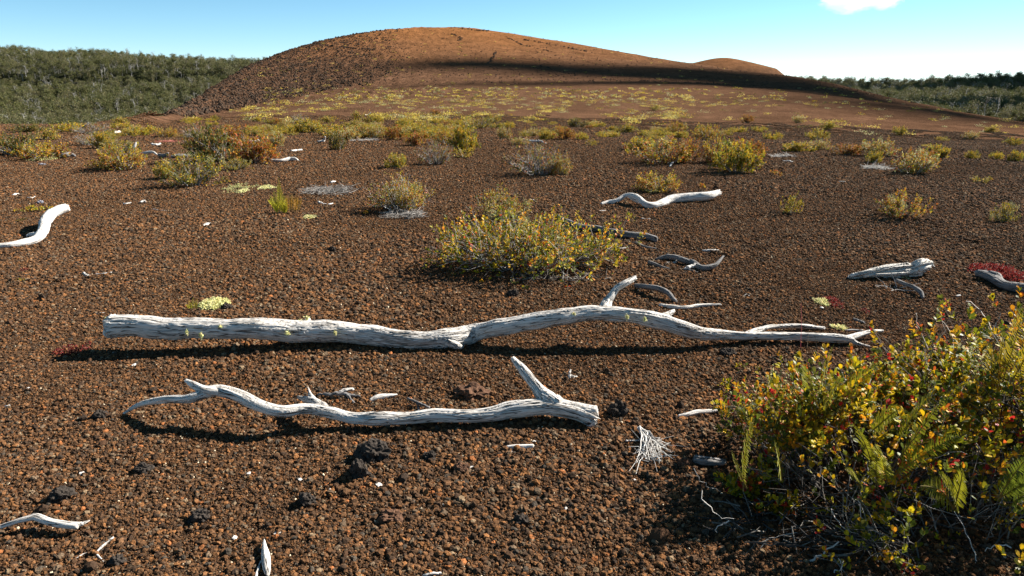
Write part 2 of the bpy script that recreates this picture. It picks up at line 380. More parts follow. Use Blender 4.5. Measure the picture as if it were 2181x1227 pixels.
def build_gravel():
    rng = np.random.default_rng(4)
    patches = [stone_patch(100 + i) for i in range(12)]
    pts, scl = [], []
    Y = 1.35
    while Y < 46:
        sc = min(.66 + max(0, Y - 2.5) * .045, 1.8)
        step = .33 * sc
        hw = .82 * math.hypot(Y, .6) + .9
        k = int(2 * hw / step) + 1
        xs = np.linspace(-hw, hw, k) + rng.uniform(-.3, .3, k) * step
        yy = Y + rng.uniform(-.3, .3, k) * step
        kp = rng.random(k) < np.clip((46 - Y) / 26, 0, 1); xs, yy = xs[kp], yy[kp]
        pts.append(np.stack([xs, yy], 1)); scl.append(sc * (.8 + .7 * vn(xs * .8, yy * .8, 91) ** 1.5) * rng.uniform(.85, 1.2, len(xs)))
        Y += step * .95
    P = np.concatenate(pts); S = np.concatenate(scl)
    z = terrain(P[:, 0], P[:, 1]); e = .15
    gx = (terrain(P[:, 0] + e, P[:, 1]) - terrain(P[:, 0] - e, P[:, 1])) / (2 * e)
    gy = (terrain(P[:, 0], P[:, 1] + e) - terrain(P[:, 0], P[:, 1] - e)) / (2 * e)
    ang = rng.random(len(P)) * 6.283
    rot = np.zeros((len(P), 3))
    for i in range(len(P)):
        n = Vector((-gx[i], -gy[i], 1)).normalized()
        q = n.to_track_quat('Z', 'Y'); q = Vector((0, 0, 1)).rotation_difference(n)
        m = q.to_matrix() @ Matrix.Rotation(ang[i], 3, 'Z'); rot[i] = m.to_euler()
    gn_scatter('gravel', np.column_stack([P, z - .001]), rot, S, patches, 'loose brown and rust coloured cinder gravel covering the ground', M_STONE)
build_gravel()
def rock_mesh(seed, dark=1.0):
    rng = np.random.default_rng(seed); off = rng.uniform(0, 50, 3)
    d = np.array([1 + .45 * mnoise.noise(Vector(q * 1.3 + off)) + .30 * mnoise.noise(Vector(q * 3.4 + off)) for q in IV2])
    V = IV2 * d[:, None] * rng.uniform(.7, 1.2, 3) * np.array([1, 1, .75])
    return mesh_np('rubble', V, IF2, [M_STONE], np.array([[.055, .034, .022], [.075, .041, .024], [.042, .029, .021]][seed % 3]) * dark * rng.uniform(.8, 1.2, (len(V), 1)))
def foot(x, Y, z):
    k = (z - CAM_H) / Y; t = (SP + k * CP) / (CP - k * SP); v = CV - FPX * t; u = CU + FPX * (x / Y) / (CP - k * SP)
    return np.clip((258 - (u - 370) * .19 - v) / 12, 0, 1)
def scatter_rocks():
    rng = np.random.default_rng(44); n = 1900
    Y = 1.8 + 30 * rng.random(n) ** 1.5; x = rng.uniform(-.85, .85, n) * (Y + .6)
    k = vn(x * .7, Y * .7, 14) * rng.random(n) > .16; x, Y = x[k], Y[k]; sc = (.010 + .009 * rng.pareto(3, len(x)).clip(0, 2.5)) * (1 + Y * .035)
    rot = rng.uniform(0, 6.28, (len(x), 3))
    gn_scatter('clinkers', np.column_stack([x, Y, terrain(x, Y) + sc * .35 + .004]), rot, sc, [rock_mesh(i) for i in range(6)], 'loose dark clinkers strewn over the finer cinder gravel', M_STONE)
    n = 120000; s_ = rng.uniform(-.62, -.10, n); Y = rng.uniform(62, 262, n); x = s_ * Y; z = terrain(x, Y)
    k = rng.random(n) < np.clip((-.14 - s_) / .14, .0, 1) * foot(x, Y, z); x, Y, z = x[k], Y[k], z[k]
    sc = .10 + .10 * rng.pareto(3, len(x)).clip(0, 2.2)
    x2 = rng.uniform(-.25, .62, 3000); Y2 = rng.uniform(135, 265, 3000); x = np.concatenate([x, x2 * Y2]); Y = np.concatenate([Y, Y2]); z = np.concatenate([z, terrain(x2 * Y2, Y2)]); sc = np.concatenate([sc, rng.uniform(.08, .22, 3000)])
    fx, fy = [], []
    for pl in ([(978, 60), (1000, 63), (1020, 65), (1042, 66)], [(690, 97), (720, 99), (760, 103), (800, 106)], [(1056, 112), (1050, 122), (1044, 132), (1035, 138)], [(960, 72), (985, 82), (975, 88)], [(1110, 84), (1160, 92), (1220, 104), (1260, 112)], [(1080, 80), (1110, 95), (1180, 112)], [(1150, 140), (1200, 155), (1240, 160)]):
        for (u0, v0), (u1, v1) in zip(pl[:-1], pl[1:]):
            for q in range(16):
                t = rng.random(); g = on_ground(u0 + (u1 - u0) * t + rng.normal(0, 1.2), v0 + (v1 - v0) * t + rng.normal(0, .5)); fx.append(g.x); fy.append(g.y)
    fx, fy = np.array(fx), np.array(fy); x = np.concatenate([x, fx]); Y = np.concatenate([Y, fy]); z = np.concatenate([z, terrain(fx, fy)]); sc = np.concatenate([sc, rng.uniform(.15, .42, len(fx))])
    rot = rng.uniform(0, 6.28, (len(x), 3))
    gn_scatter('rubble', np.column_stack([x, Y, z + sc * .1]), rot, sc, [rock_mesh(10 + i, 1.25) for i in range(6)], 'rough blocky scoria covering the steep left flank of the cinder hill', M_STONE)
scatter_rocks()

# ------------------------------------------------------------------ driftwood
def catmull(P, sub=6):
    P = np.asarray(P, float); n = len(P)
    if n < 3: 
        t = np.linspace(0, 1, sub + 1)[:, None]; return P[0] * (1 - t) + P[-1] * t
    E = np.vstack([2 * P[0] - P[1], P, 2 * P[-1] - P[-2]]); out = []
    for i in range(n - 1):
        a, b, c, d = E[i:i + 4]
        for t in np.linspace(0, 1, sub, endpoint=False):
            out.append(.5 * ((2 * b) + (c - a) * t + (2 * a - 5 * b + 4 * c - d) * t * t + (3 * b - a - 3 * c + d) * t ** 3))
    out.append(P[-1]); return np.array(out)
def frames(C):
    T = np.gradient(C, axis=0); T /= np.linalg.norm(T, axis=1)[:, None] + 1e-12
    Nn = np.zeros_like(T); up = np.array([0, 0, 1.]) if abs(T[0, 2]) < .9 else np.array([1., 0, 0])
    v = up - T[0] * up.dot(T[0]); Nn[0] = v / np.linalg.norm(v)
    for i in range(1, len(T)):
        v = Nn[i - 1] - T[i] * Nn[i - 1].dot(T[i]); Nn[i] = v / (np.linalg.norm(v) + 1e-12)
    return T, Nn, np.cross(T, Nn)
def tube_arrays(C, r, nseg, cap=True):
    T, Nn, B = frames(C); a = np.arange(nseg) * 2 * math.pi / nseg
    V = C[:, None] + (Nn[:, None] * np.cos(a)[None, :, None] + B[:, None] * np.sin(a)[None, :, None]) * r[:, None, None]
    V = V.reshape(-1, 3); k = len(C)
    i = np.arange((k - 1) * nseg).reshape(k - 1, nseg); j = np.roll(i, -1, 1)
    F = np.stack([i, j, j + nseg, i + nseg], 2).reshape(-1, 4)
    T4 = []
    if cap:
        V = np.vstack([V, C[0] - T[0] * r[0] * .3, C[-1] + T[-1] * r[-1] * .3]); a0 = len(V) - 2
        for q in range(nseg):
            T4.append((a0, (q + 1) % nseg, q)); T4.append((a0 + 1, (k - 1) * nseg + q, (k - 1) * nseg + (q + 1) % nseg))
    return V, F, np.array(T4, int).reshape(-1, 3)
def branch_world(pts):
    W, rr = [], []
    for p in pts:
        u, v, r, h = p[:4]
        w = on_ground(u, v, h)
        if len(p) > 4: w = at_Y(u, v, w.y + p[4])
        W.append(w[:]); rr.append(r * depth_at(w) / FPX)
    return np.array(W), np.array(rr)
def voxel_union(parts, voxel):
    V, F4, F3, off = [], [], [], 0
    for v, f4, f3 in parts:
        V.append(v); F4.append(f4 + off); F3.append(f3 + off); off += len(v)
    me = mesh_np('raw', np.vstack(V), [np.vstack(F4), np.vstack(F3)])
    o = link('raw', me); md = o.modifiers.new('r', 'REMESH'); md.mode = 'VOXEL'; md.voxel_size = voxel
    dg = bpy.context.evaluated_depsgraph_get(); ev = o.evaluated_get(dg)
    m2 = bpy.data.meshes.new_from_object(ev)
    n = len(m2.vertices); co = np.zeros(n * 3, np.float32); m2.vertices.foreach_get('co', co)
    nl = len(m2.loops); li = np.zeros(nl, np.int32); m2.loops.foreach_get('vertex_index', li)
    F = li.reshape(-1, 4); bpy.data.objects.remove(o); bpy.data.meshes.remove(m2)
    return co.reshape(-1, 3).astype(float), F
def n3(p, s, seed=0.0): return mnoise.noise(Vector((p[0] * s + seed, p[1] * s, p[2] * s)))
def wood_mesh(branches_w, voxel, mat_, groove=.004, seed=0, rough_end=True, knots=True):
    """branches_w: list of (points, radii) in world space -> one grained mesh, voxel-joined"""
    rng = np.random.default_rng(seed); parts, segs = [], []
    for bi, (W, rr) in enumerate(branches_w):
        C = catmull(W, 7); r = np.maximum(catmull(np.column_stack([rr, rr, rr]), 7)[:, 0], voxel * .8)
        ln = np.concatenate([[0], np.cumsum(np.linalg.norm(np.diff(C, axis=0), axis=1))])
        for i in range(len(C)):
            r[i] *= 1 + .13 * mnoise.noise(Vector((ln[i] * 5, seed * 3.1 + bi, .5))) + .05 * mnoise.noise(Vector((ln[i] * 17, seed * 3.1 + bi, 4.5)))
        for i in range(len(C)):
            C[i] += np.array([0, mnoise.noise(Vector((ln[i] * 4, seed, 9.))), mnoise.noise(Vector((ln[i] * 4, seed, 19.)))]) * r[i] * .25
        parts.append(tube_arrays(C, r, 18)); T, Nn, B = frames(C)
        segs.append((C, r, Nn, B, T, ln + bi * 3.7))
    V, F = voxel_union(parts, voxel)
    best = np.full(len(V), 1e9); G = np.zeros((len(V), 3)); Rr = np.zeros(len(V)); OUT = np.zeros((len(V), 3)); END = np.zeros(len(V)); TT = np.zeros((len(V), 3))
    for (C, r, Nn, B, T, ln) in segs:
        A, D = C[:-1], C[1:] - C[:-1]; L2 = (D ** 2).sum(1) + 1e-12
        for c0 in range(0, len(V), 20000):
            P = V[c0:c0 + 20000]
            t = np.clip(((P[:, None] - A[None]) * D[None]).sum(2) / L2, 0, 1)
            Q = A[None] + D[None] * t[..., None]; d = np.linalg.norm(P[:, None] - Q, axis=2)
            rq = r[:-1] * (1 - t) + r[1:] * t; sc = d / rq
            j = sc.argmin(1); ii = np.arange(len(P)); s_ = sc[ii, j]
            m = s_ < best[c0:c0 + 20000]
            rel = P - Q[ii, j]; nn, bb = Nn[j], B[j]; x = (rel * nn).sum(1); y = (rel * bb).sum(1); h = np.hypot(x, y) + 1e-9
            g = np.stack([x / h * rq[ii, j], y / h * rq[ii, j], (ln[j] + np.linalg.norm(D[j], axis=1) * t[ii, j]) * .055], 1)
            idx = c0 + ii[m]; best[idx] = s_[m]; G[idx] = g[m]; Rr[idx] = rq[ii, j][m]
            OUT[idx] = (rel / (np.linalg.norm(rel, axis=1)[:, None] + 1e-9))[m]
            al = ln[j] - ln[0] + np.linalg.norm(D[j], axis=1) * t[ii, j]
            END[idx] = np.minimum(al, (ln[-1] - ln[0]) - al)[m]; TT[idx] = T[j][m]
    disp = np.zeros(len(V))
    for i in range(len(V)):
        g = G[i]; f = 95.0
        a = mnoise.noise(Vector((g[0] * f + seed, g[1] * f, g[2] * f)))
        b = mnoise.noise(Vector((g[0] * 34 + seed, g[1] * 34, g[2] * 60 + 7)))
        c = mnoise.noise(Vector((V[i][0] * 9, V[i][1] * 9, V[i][2] * 9 + seed)))
        gr = -max(0.0, .12 - abs(a)) * 7 * groove
        disp[i] = gr + b * groove * .9 + c * Rr[i] * .12
    if rough_end:
        k = np.exp(-END / .02)
        for i in np.where(k > .15)[0]:
            nz_ = mnoise.noise(Vector((G[i][0] * 60, G[i][1] * 60, seed + 3.))); disp[i] += k[i] * Rr[i] * .4 * nz_; V[i] += TT[i] * nz_ * Rr[i] * .7 * k[i]
    V = V + OUT * disp[:, None]
    return V, F, G
def driftwood(name, label, branches, mat_, voxel=.006, groove=.003, seed=0, cat='driftwood', group=None):
    bw = [branch_world(b) for b in branches]
    V, F, G = wood_mesh(bw, voxel, mat_, groove, seed)
    base = bw[0][0][0]; base = np.array([base[0], base[1], tz(base[0], base[1])])
    o = link(name, mesh_np(name, V - base, [F], [mat_], smooth=True, vec=G), loc=Vector(base))
    tag(o, label, cat, group); return o
def stick(name, label, pts, mat_=None, cat='stick', group=None, seed=0):
    """thin piece: tapered tube with grain, no voxel step"""
    mat_ = mat_ or M_WHITE
    P, rr = branch_world(pts); C = catmull(P, 5); r = catmull(np.column_stack([rr] * 3), 5)[:, 0]
    rng = np.random.default_rng(seed + int(pts[0][0]))
    r = np.maximum(r * rng.uniform(.8, 1.2, len(r)), .001); C = C + rng.normal(0, 1, C.shape) * r[:, None] * .18
    V, F4, F3 = tube_arrays(C, r, 8); V = V + rng.normal(0, .08, V.shape) * np.concatenate([np.repeat(r, 8), r[:1], r[-1:]])[:, None]
    k = len(C); a = np.tile(np.arange(8) * .785, k); rp = np.repeat(r, 8); ln = np.repeat(np.arange(k) * .002, 8)
    G = np.column_stack([np.cos(a) * rp, np.sin(a) * rp, ln]); G = np.vstack([G, G[:1], G[-1:]])
    base = np.array([P[0][0], P[0][1], tz(P[0][0], P[0][1])])
    o = link(name, mesh_np(name, V - base, [F4, F3], [mat_], smooth=True, vec=G), loc=Vector(base))
    tag(o, label, cat, group); return o

# ------------------------------------------------------------------ leaves, twigs, shrubs
OUT4 = np.array([(0, 0), (.5, .30), (1, 0), (.5, -.30)])
OUT7 = np.array([(0, 0), (.35, .22), (.72, .31), (1, .12), (1, -.12), (.72, -.31), (.35, -.22)])
def leaf_arrays(P, A, Nn, Ln, C, outline=OUT4, cup=.12):
    """P base, A axis, Nn normal-ish, Ln length, C colour -> verts, ngon faces, colours"""
    A = A / (np.linalg.norm(A, axis=1)[:, None] + 1e-9); S = np.cross(Nn, A); S /= np.linalg.norm(S, axis=1)[:, None] + 1e-9
    U = np.cross(A, S); k = len(outline)
    x = outline[:, 0][None, :, None]; y = outline[:, 1][None, :, None]
    V = P[:, None] + (A[:, None] * x + S[:, None] * y + U[:, None] * (np.abs(y) * cup * 2 - (x ** 2) * cup * .6)) * Ln[:, None, None]
    F = np.arange(len(P) * k).reshape(-1, k)
    return V.reshape(-1, 3), F, np.repeat(C, k, 0)
def pal_pick(rng, pal, n, jit=.22):
    pal = np.array(pal); w = pal[:, 3] / pal[:, 3].sum(); i = rng.choice(len(pal), n, p=w)
    return 1.18 * pal[i, :3] * rng.uniform(1 - jit, 1 + jit, (n, 1)) * rng.uniform(.9, 1.1, (n, 3))
YG = [(.36, .25, .012, 4), (.42, .28, .015, 3), (.16, .17, .02, 3), (.08, .10, .015, 3), (.38, .17, .02, 2), (.45, .38, .12, .7)]
ORR = [(.36, .15, .015, 4), (.30, .07, .015, 3), (.32, .21, .02, 3), (.13, .10, .02, 3), (.16, .04, .015, 2)]
OLV = [(.085, .085, .018, 4), (.14, .12, .02, 3), (.20, .13, .02, 2.5), (.06, .065, .015, 3), (.24, .09, .015, 1.5)]
BIG = [(.26, .22, .012, 5), (.42, .28, .015, 4), (.12, .14, .012, 4), (.50, .20, .012, 3.2), (.42, .06, .015, 1.0), (.06, .07, .01, 3)]
FOR = [(.42, .27, .006, 4), (.26, .22, .008, 3.5), (.08, .095, .008, 5), (.46, .20, .008, 2.4), (.36, .07, .012, 1.0), (.05, .055, .008, 3)]
PALE = [(.36, .33, .15, 3), (.30, .29, .12, 3), (.44, .39, .20, 2), (.22, .22, .09, 1.5)]
DRY = [(.24, .16, .06, 3), (.34, .25, .09, 2), (.30, .13, .03, 2), (.15, .13, .03, 2)]
def twig_mesh(chains, name, rng, cols=((.20, .18, .165), (.33, .31, .29), (.12, .10, .09)), mat_=None):
    V, F, C, off = [], [], [], 0
    for c, r in chains:
        v, f, _ = tube_arrays(c, r, 3, cap=False); V.append(v); F.append(f + off); off += len(v)
        C.append(np.repeat([np.array(cols[rng.integers(len(cols))]) * rng.uniform(.75, 1.25)], len(v), 0))
    return mesh_np(name, np.vstack(V), np.vstack(F), [mat_ or M_TWIG], np.vstack(C), smooth=True)
def shrub_geo(seed, W, D, H, n_main=26, n_side=5, leaf=.026, pal=YG, per=7, bare=.15, rbase=.008, outline=OUT4, lich=0.0, lean=0.0, base_sp=.22, skirt=.75, tipcol=None, twcols=None, ros=False, shell=0.0):
    rng = np.random.default_rng(seed); chains = []; tips = []
    for i in range(n_main):
        a = rng.random() * 6.283; q = math.sqrt(rng.random()) * .98
        st = np.array([math.cos(a) * W * .5 * base_sp * q, math.sin(a) * D * .5 * base_sp * q, -.01])
        hh = H * (math.sqrt(max(0, 1 - q * q * .9))) * rng.uniform(skirt, 1.08) + .02
        tg = np.array([math.cos(a) * W * .5 * q + lean * hh, math.sin(a) * D * .5 * q, hh])
        md = st * .5 + tg * .5 + np.array([0, 0, -.06 * H]) + rng.normal(0, .05, 3) * W
        md[2] = max(md[2], .02)
        t = np.linspace(0, 1, 8)[:, None]
        c = (1 - t) ** 2 * st + 2 * t * (1 - t) * md + t ** 2 * tg + rng.normal(0, .012 * W, (8, 3)) * t
        r = np.linspace(rbase, rbase * .3, 8); chains.append((c, r))
        isb = rng.random() < bare
        if not isb: tips.append((c[-1], c[-1] - c[-2]))
        for k in range(n_side):
            j = rng.integers(2, 8); p = c[j]; dr = (c[j] - c[j - 1]); dr /= np.linalg.norm(dr) + 1e-9
            dv = dr + rng.normal(0, .6, 3) + np.array([0, 0, .35]); dv /= np.linalg.norm(dv)
            ln = rng.uniform(.10, .26) * min(W, 1.6) * .8
            e = p + dv * ln; e[2] = max(e[2], .015); m = (p + e) / 2 + rng.normal(0, .12, 3) * ln
            cc = np.array([p, m, e]); chains.append((cc, np.linspace(r[j] * .6, r[-1] * .6, 3)))
            if not isb or rng.random() < .2:
                tips.append((e, e - m)); 
                if rng.random() < .8: tips.append((m, e - p))
                if rng.random() < .6:
                    d2 = dv + rng.normal(0, .7, 3); d2 /= np.linalg.norm(d2); e2 = m + d2 * ln * .5; e2[2] = max(e2[2], .01)
                    chains.append((np.array([m, (m + e2) / 2 + rng.normal(0, .05, 3) * ln, e2]), np.full(3, r[-1] * .5))); tips.append((e2, e2 - m))
    if shell > 0: tips = [t for t in tips if t[0][2] > H * shell * rng.uniform(.6, 1.3) * (1 + .75 * max(-.4, -t[0][1] / (D * .5)))]
    TP = np.array([t[0] for t in tips]); TD = np.array([t[1] for t in tips]); TD /= np.linalg.norm(TD, axis=1)[:, None] + 1e-9
    n = len(TP); rep = np.repeat(np.arange(n), per); k = len(rep)
    A = TD[rep] * rng.uniform(.2, .9, (k, 1)) + rng.normal(0, .62, (k, 3)) + np.array([0, 0, .25])
    P = TP[rep] + rng.normal(0, leaf * .55, (k, 3)) - TD[rep] * rng.uniform(0, leaf * 2.2, (k, 1)); P[:, 2] = np.maximum(P[:, 2], .006)
    Nn = TD[rep] + rng.normal(0, .4, (k, 3))
    if ros:
        TD[:, 2] += .45; TD /= np.linalg.norm(TD, axis=1)[:, None]
        rad = rng.normal(0, 1, (k, 3)); rad -= TD[rep] * (rad * TD[rep]).sum(1)[:, None]; rad /= np.linalg.norm(rad, axis=1)[:, None]
        st_ = rng.random((k, 1)); A = TD[rep] * (1.15 - st_ * .7) + rad * (.35 + st_ * .6)
        P = TP[rep] + rad * leaf * .1 - TD[rep] * st_ * leaf * 2.6; P[:, 2] = np.maximum(P[:, 2], .006)
        Nn = TD[rep] * .8 - rad * .5 + rng.normal(0, .2, (k, 3))
    tipc = pal_pick(rng, pal, n, .15); C = np.where(rng.random((k, 1)) < .6, tipc[rep], pal_pick(rng, pal, k))
    if tipcol is not None:
        m = rng.random(n) < tipcol[3] * 2.5; mm = m[rep] & (rng.random(k) < .4); C[mm] = np.array(tipcol[:3]) * rng.uniform(.7, 1.2, (mm.sum(), 1))
    LL = leaf * rng.uniform(.65, 1.25, k)
    leafs = leaf_arrays(P, A, Nn, LL, C, outline)
    lic = None
    if lich > 0:
        cen = TP[rng.choice(n, max(2, int(lich)), replace=True)]; kk = 110
        Pc = np.repeat(cen, kk, 0) + rng.normal(0, .028, (len(cen) * kk, 3)) * np.array([1, 1, 1.3]); Pc[:, 2] = np.maximum(Pc[:, 2], .008)
        lic = leaf_arrays(Pc, rng.normal(0, 1, Pc.shape), rng.normal(0, 1, Pc.shape), rng.uniform(.010, .022, len(Pc)), pal_pick(rng, PALE, len(Pc)), OUT4)
    return chains, leafs, lic, rng, twcols
def make_shrub(geo, name, label, cat='shrub', group=None, loc=(0, 0, 0)):
    chains, leafs, lic, rng, twc = geo
    root = link(name, None, loc=loc); tag(root, label, cat, group)
    link('stems', twig_mesh(chains, 'stems', rng, twc or ((.20, .18, .165), (.33, .31, .29), (.12, .10, .09))), root)
    link('foliage', mesh_np('foliage', leafs[0], leafs[1], [M_BERRY if label != 'x' else M_LEAF], leafs[2]), root)
    if lic is not None: link('lichen', mesh_np('lichen', lic[0], lic[1], [M_LICHEN], lic[2]), root)
    return root
PROTO = {}
def proto(kind):
    """first call builds the kind, later calls copy it with its parts"""
    if kind not in PROTO:
        g = {'yellow': lambda: shrub_geo(1, 1, 1, .42, 34, 6, .044, YG, 8, .08, ros=True),
             'orange': lambda: shrub_geo(2, 1, 1, .46, 34, 6, .044, ORR, 8, .08, ros=True),
             'olive': lambda: shrub_geo(3, 1, 1, .42, 40, 6, .042, OLV, 8, .10, ros=True),
             'mixed': lambda: shrub_geo(4, 1, 1, .45, 40, 6, .042, YG + ORR, 7, .22, lich=3, ros=True),
             'lichen': lambda: shrub_geo(5, 1, 1, .42, 38, 6, .040, OLV + YG, 5, .35, lich=14, ros=True),
             'twiggy': lambda: shrub_geo(6, 1, 1, .45, 52, 7, .036, OLV + ORR, 3, .65, lich=3, twcols=((.28, .26, .25), (.42, .40, .38), (.14, .12, .12)), ros=True),
             'pale': lambda: shrub_geo(7, 1, 1, .36, 40, 6, .042, PALE + YG + ORR, 6, .25, lich=5, twcols=((.45, .43, .40), (.3, .28, .26)), ros=True),
             'sparse': lambda: shrub_geo(8, 1, 1, .55, 15, 5, .044, YG, 9, .05, base_sp=.15, ros=True),
             'orangesparse': lambda: shrub_geo(9, 1, 1, .5, 26, 5, .044, YG + ORR, 7, .15, lich=7, base_sp=.2, ros=True),
             'low': lambda: shrub_geo(10, 1, 1, .26, 22, 5, .05, YG, 6, .05),
             'lowdry': lambda: shrub_geo(11, 1, 1, .26, 22, 5, .05, DRY + YG, 6, .05),
             'lowgreen': lambda: shrub_geo(12, 1, 1, .32, 22, 5, .05, OLV + YG, 6, .05)}[kind]()
        PROTO[kind] = make_shrub(g, 'shrub', 'x')
    return copy_tree(PROTO[kind])
PH = {'yellow': .42, 'orange': .46, 'olive': .42, 'mixed': .45, 'lichen': .42, 'twiggy': .45, 'pale': .36, 'sparse': .55, 'orangesparse': .5, 'low': .26, 'lowdry': .26, 'lowgreen': .32}
def shrub_at(u, v, wpx, hpx, kind, label, group='low shrubs on the cinder plain', rz=None, rnd=random.Random(5)):
    o = proto(kind); p = on_ground(u, v); dep = depth_at(p)
    w = wpx * dep / FPX; h = hpx * dep / FPX; w *= .92; h *= .84; dd = min(w, 1.3)
    p = p + Vector((0, dd * .30, 0)); p.z = tz(p.x, p.y) - .01
    o.location = p; o.rotation_euler = (0, 0, rz if rz is not None else 0)
    o.scale = (w, dd * .9, h / PH[kind] * .93)
    o.name = 'shrub'; tag(o, label, 'shrub', group); return o

# ------------------------------------------------------------------ the two large pieces in front
BIGLOG = [
 [(233, 695, 26.5, .150), (300, 697, 25, .148), (400, 699, 23, .14), (500, 701, 22.5, .13), (600, 703, 22, .115), (700, 706, 23.5, .095), (760, 711, 22.5, .075),
  (830, 721, 20, .055), (900, 723, 19, .055), (960, 720, 22, .055), (1010, 709, 20, .062), (1060, 699, 19.5, .11), (1120, 687, 18.5, .15), (1190, 677, 17, .185), (1250, 668, 17, .205), (1300, 668, 18, .205),
  (1350, 673, 17, .195), (1410, 685, 17.5, .165), (1450, 699, 15.5, .13), (1500, 711, 13.5, .09), (1560, 715, 11.5, .06), (1640, 716, 10.5, .055), (1720, 717, 9.5, .05), (1780, 720, 9.5, .045), (1815, 724, 8.5, .04)],
 [(1805, 722, 7, .04), (1830, 714, 6, .045), (1855, 707, 4.5, .05), (1882, 704, 2.5, .05)],
 [(1805, 724, 6.5, .04), (1830, 733, 4.5, .028), (1853, 738, 2.5, .02)],
 [(1585, 714, 8, .06), (1615, 704, 7.5, .06), (1640, 696, 6.5, .055), (1680, 693, 5.5, .045), (1720, 695, 5, .035), (1757, 699, 3.5, .02)],
 [(1285, 664, 15, .21), (1292, 646, 11, .245), (1303, 630, 8.5, .285), (1314, 614, 7, .325), (1332, 603, 7, .355), (1354, 591, 5.5, .375)],
 [(1395, 682, 13, .17), (1415, 674, 9, .185), (1426, 668, 6.5, .195), (1437, 661, 3, .205)],
 [(650, 690, 10, .12), (655, 682, 7, .14), (658, 677, 4, .15)],
 [(955, 728, 12, .05), (975, 737, 8, .03), (985, 741, 4, .02)],
]
log = driftwood('driftwood_log', 'long bleached grey tree log lying across the cinders, the largest piece', BIGLOG, M_WOOD, .0055, .0075, 3, 'log')
BR2 = [
 [(262, 882, 3, .012), (300, 860, 6.5, .065), (350, 850, 9, .11), (400, 850, 9.5, .14), (440, 836, 11, .165), (470, 832, 12, .17), (510, 842, 12, .16), (555, 865, 13, .135), (600, 876, 13, .115),
  (650, 870, 13, .105), (700, 876, 14, .085), (750, 890, 14, .055), (800, 894, 15, .05), (860, 891, 13.5, .05), (920, 885, 14.5, .055), (980, 886, 14, .055), (1040, 880, 15, .06), (1080, 873, 16.5, .065), (1130, 871, 17, .07),
  (1180, 868, 20, .075), (1225, 874, 20, .065), (1262, 884, 20, .055)],
 [(468, 833, 10, .17), (435, 830, 9, .18), (412, 819, 7.5, .185), (394, 810, 4.5, .19)],
 [(1185, 864, 19, .08), (1158, 842, 15, .12), (1138, 818, 12, .16), (1115, 790, 11, .2), (1090, 763, 6.5, .24)],
 [(690, 870, 11, .095), (668, 856, 9, .10), (645, 849, 5, .085), (633, 846, 2.5, .07)],
 [(672, 858, 7, .10), (660, 840, 4, .115), (655, 823, 1.5, .135)],
]
driftwood('driftwood_branch', 'bleached forked branch with upright stub, in front of the longest log', BR2, M_WOOD, .0045, .006, 8, 'branch')

# ------------------------------------------------------------------ other driftwood of some size
G2 = 'driftwood scattered over the cinders'
driftwood('driftwood_branch', 'bright white crooked limb running off the left picture edge', [
 [(-70, 527, 6, .03), (0, 523, 6.5, .035), (45, 518, 7.5, .04), (80, 507, 9, .05), (92, 490, 10, .08), (98, 470, 11, .12), (113, 453, 10.5, .15), (142, 441, 8, .18)],
 [(86, 502, 7, .05), (66, 500, 4, .05), (56, 503, 2, .04)]], M_WHITE, .006, .003, 11, 'branch', G2)
driftwood('driftwood_branch', 'wavy bright white limb beyond the green shrub, middle distance', [
 [(1280, 435, 3.5, .02), (1296, 431, 5, .03), (1313, 428, 4.5, .05), (1330, 418, 5.5, .10), (1345, 416, 6, .12), (1362, 424, 6, .10), (1378, 436, 7, .05), (1400, 436, 8, .04), (1430, 425, 9.5, .05), (1470, 420, 9.5, .07), (1505, 417, 9, .09), (1531, 411, 7, .10)],
 [(1340, 419, 3.5, .10), (1358, 430, 3.5, .05), (1365, 433, 2, .03)],
 [(1368, 436, 2.5, .04), (1385, 441, 2, .012), (1412, 445, 1.2, .01)]], M_WHITE, .007, .004, 12, 'branch', G2)
driftwood('driftwood_branch', 'dark grey lichen-topped limb lying behind the largest middle shrub', [
 [(1190, 462, 4, .03), (1215, 475, 5.5, .04), (1240, 484, 6.5, .045), (1275, 488, 7, .045), (1300, 495, 7.5, .045), (1340, 501, 8, .045), (1375, 504, 8, .045), (1398, 510, 6.5, .04)]], M_GREY, .006, .004, 13, 'branch', G2)
driftwood('driftwood_branch', 'short grey stick below the end of the dark limb', [[(1355, 517, 3, .02), (1372, 525, 3.2, .02), (1400, 531, 2, .01)]], M_GREY, .004, .002, 14, 'branch', G2)
driftwood('driftwood_branch', 'blue-grey hooked branch with upturned end beside small white sticks', [
 [(1396, 552, 3, .02), (1420, 548, 5.5, .04), (1445, 551, 6, .045), (1472, 560, 6, .04), (1495, 570, 6.5, .035), (1520, 565, 5, .05), (1531, 557, 4, .07), (1541, 545, 2.5, .10)],
 [(1435, 548, 4, .04), (1422, 543, 3, .05), (1418, 541, 1.5, .055)],
 [(1490, 566, 4, .04), (1476, 557, 3.5, .055), (1470, 553, 2, .06)]], M_GREY, .0045, .003, 15, 'branch', G2)
driftwood('driftwood_branch', 'small blue-grey knobbed stick left of the hooked branch', [[(1381, 559, 4.5, .025), (1394, 563, 4, .025), (1410, 569, 3.3, .02), (1427, 573, 1.8, .012)]], M_GREY, .0035, .002, 16, 'branch', G2)
driftwood('driftwood_branch', 'arched grey limb just behind the longest log stub', [[(1353, 608, 4.5, .03), (1375, 610, 5.5, .06), (1400, 614, 6, .075), (1422, 624, 6, .06), (1432, 635, 5, .035), (1441, 643, 3.5, .015)]], M_GREY, .004, .003, 17, 'branch', G2)
driftwood('driftwood_branch', 'thin brown and white stick behind the longest log', [[(1405, 650, 4.5, .015), (1430, 654, 5, .02), (1462, 655, 4.5, .02), (1490, 651, 4.2, .02), (1536, 649, 2.5, .015)]], M_ROT, .004, .003, 18, 'branch', G2)
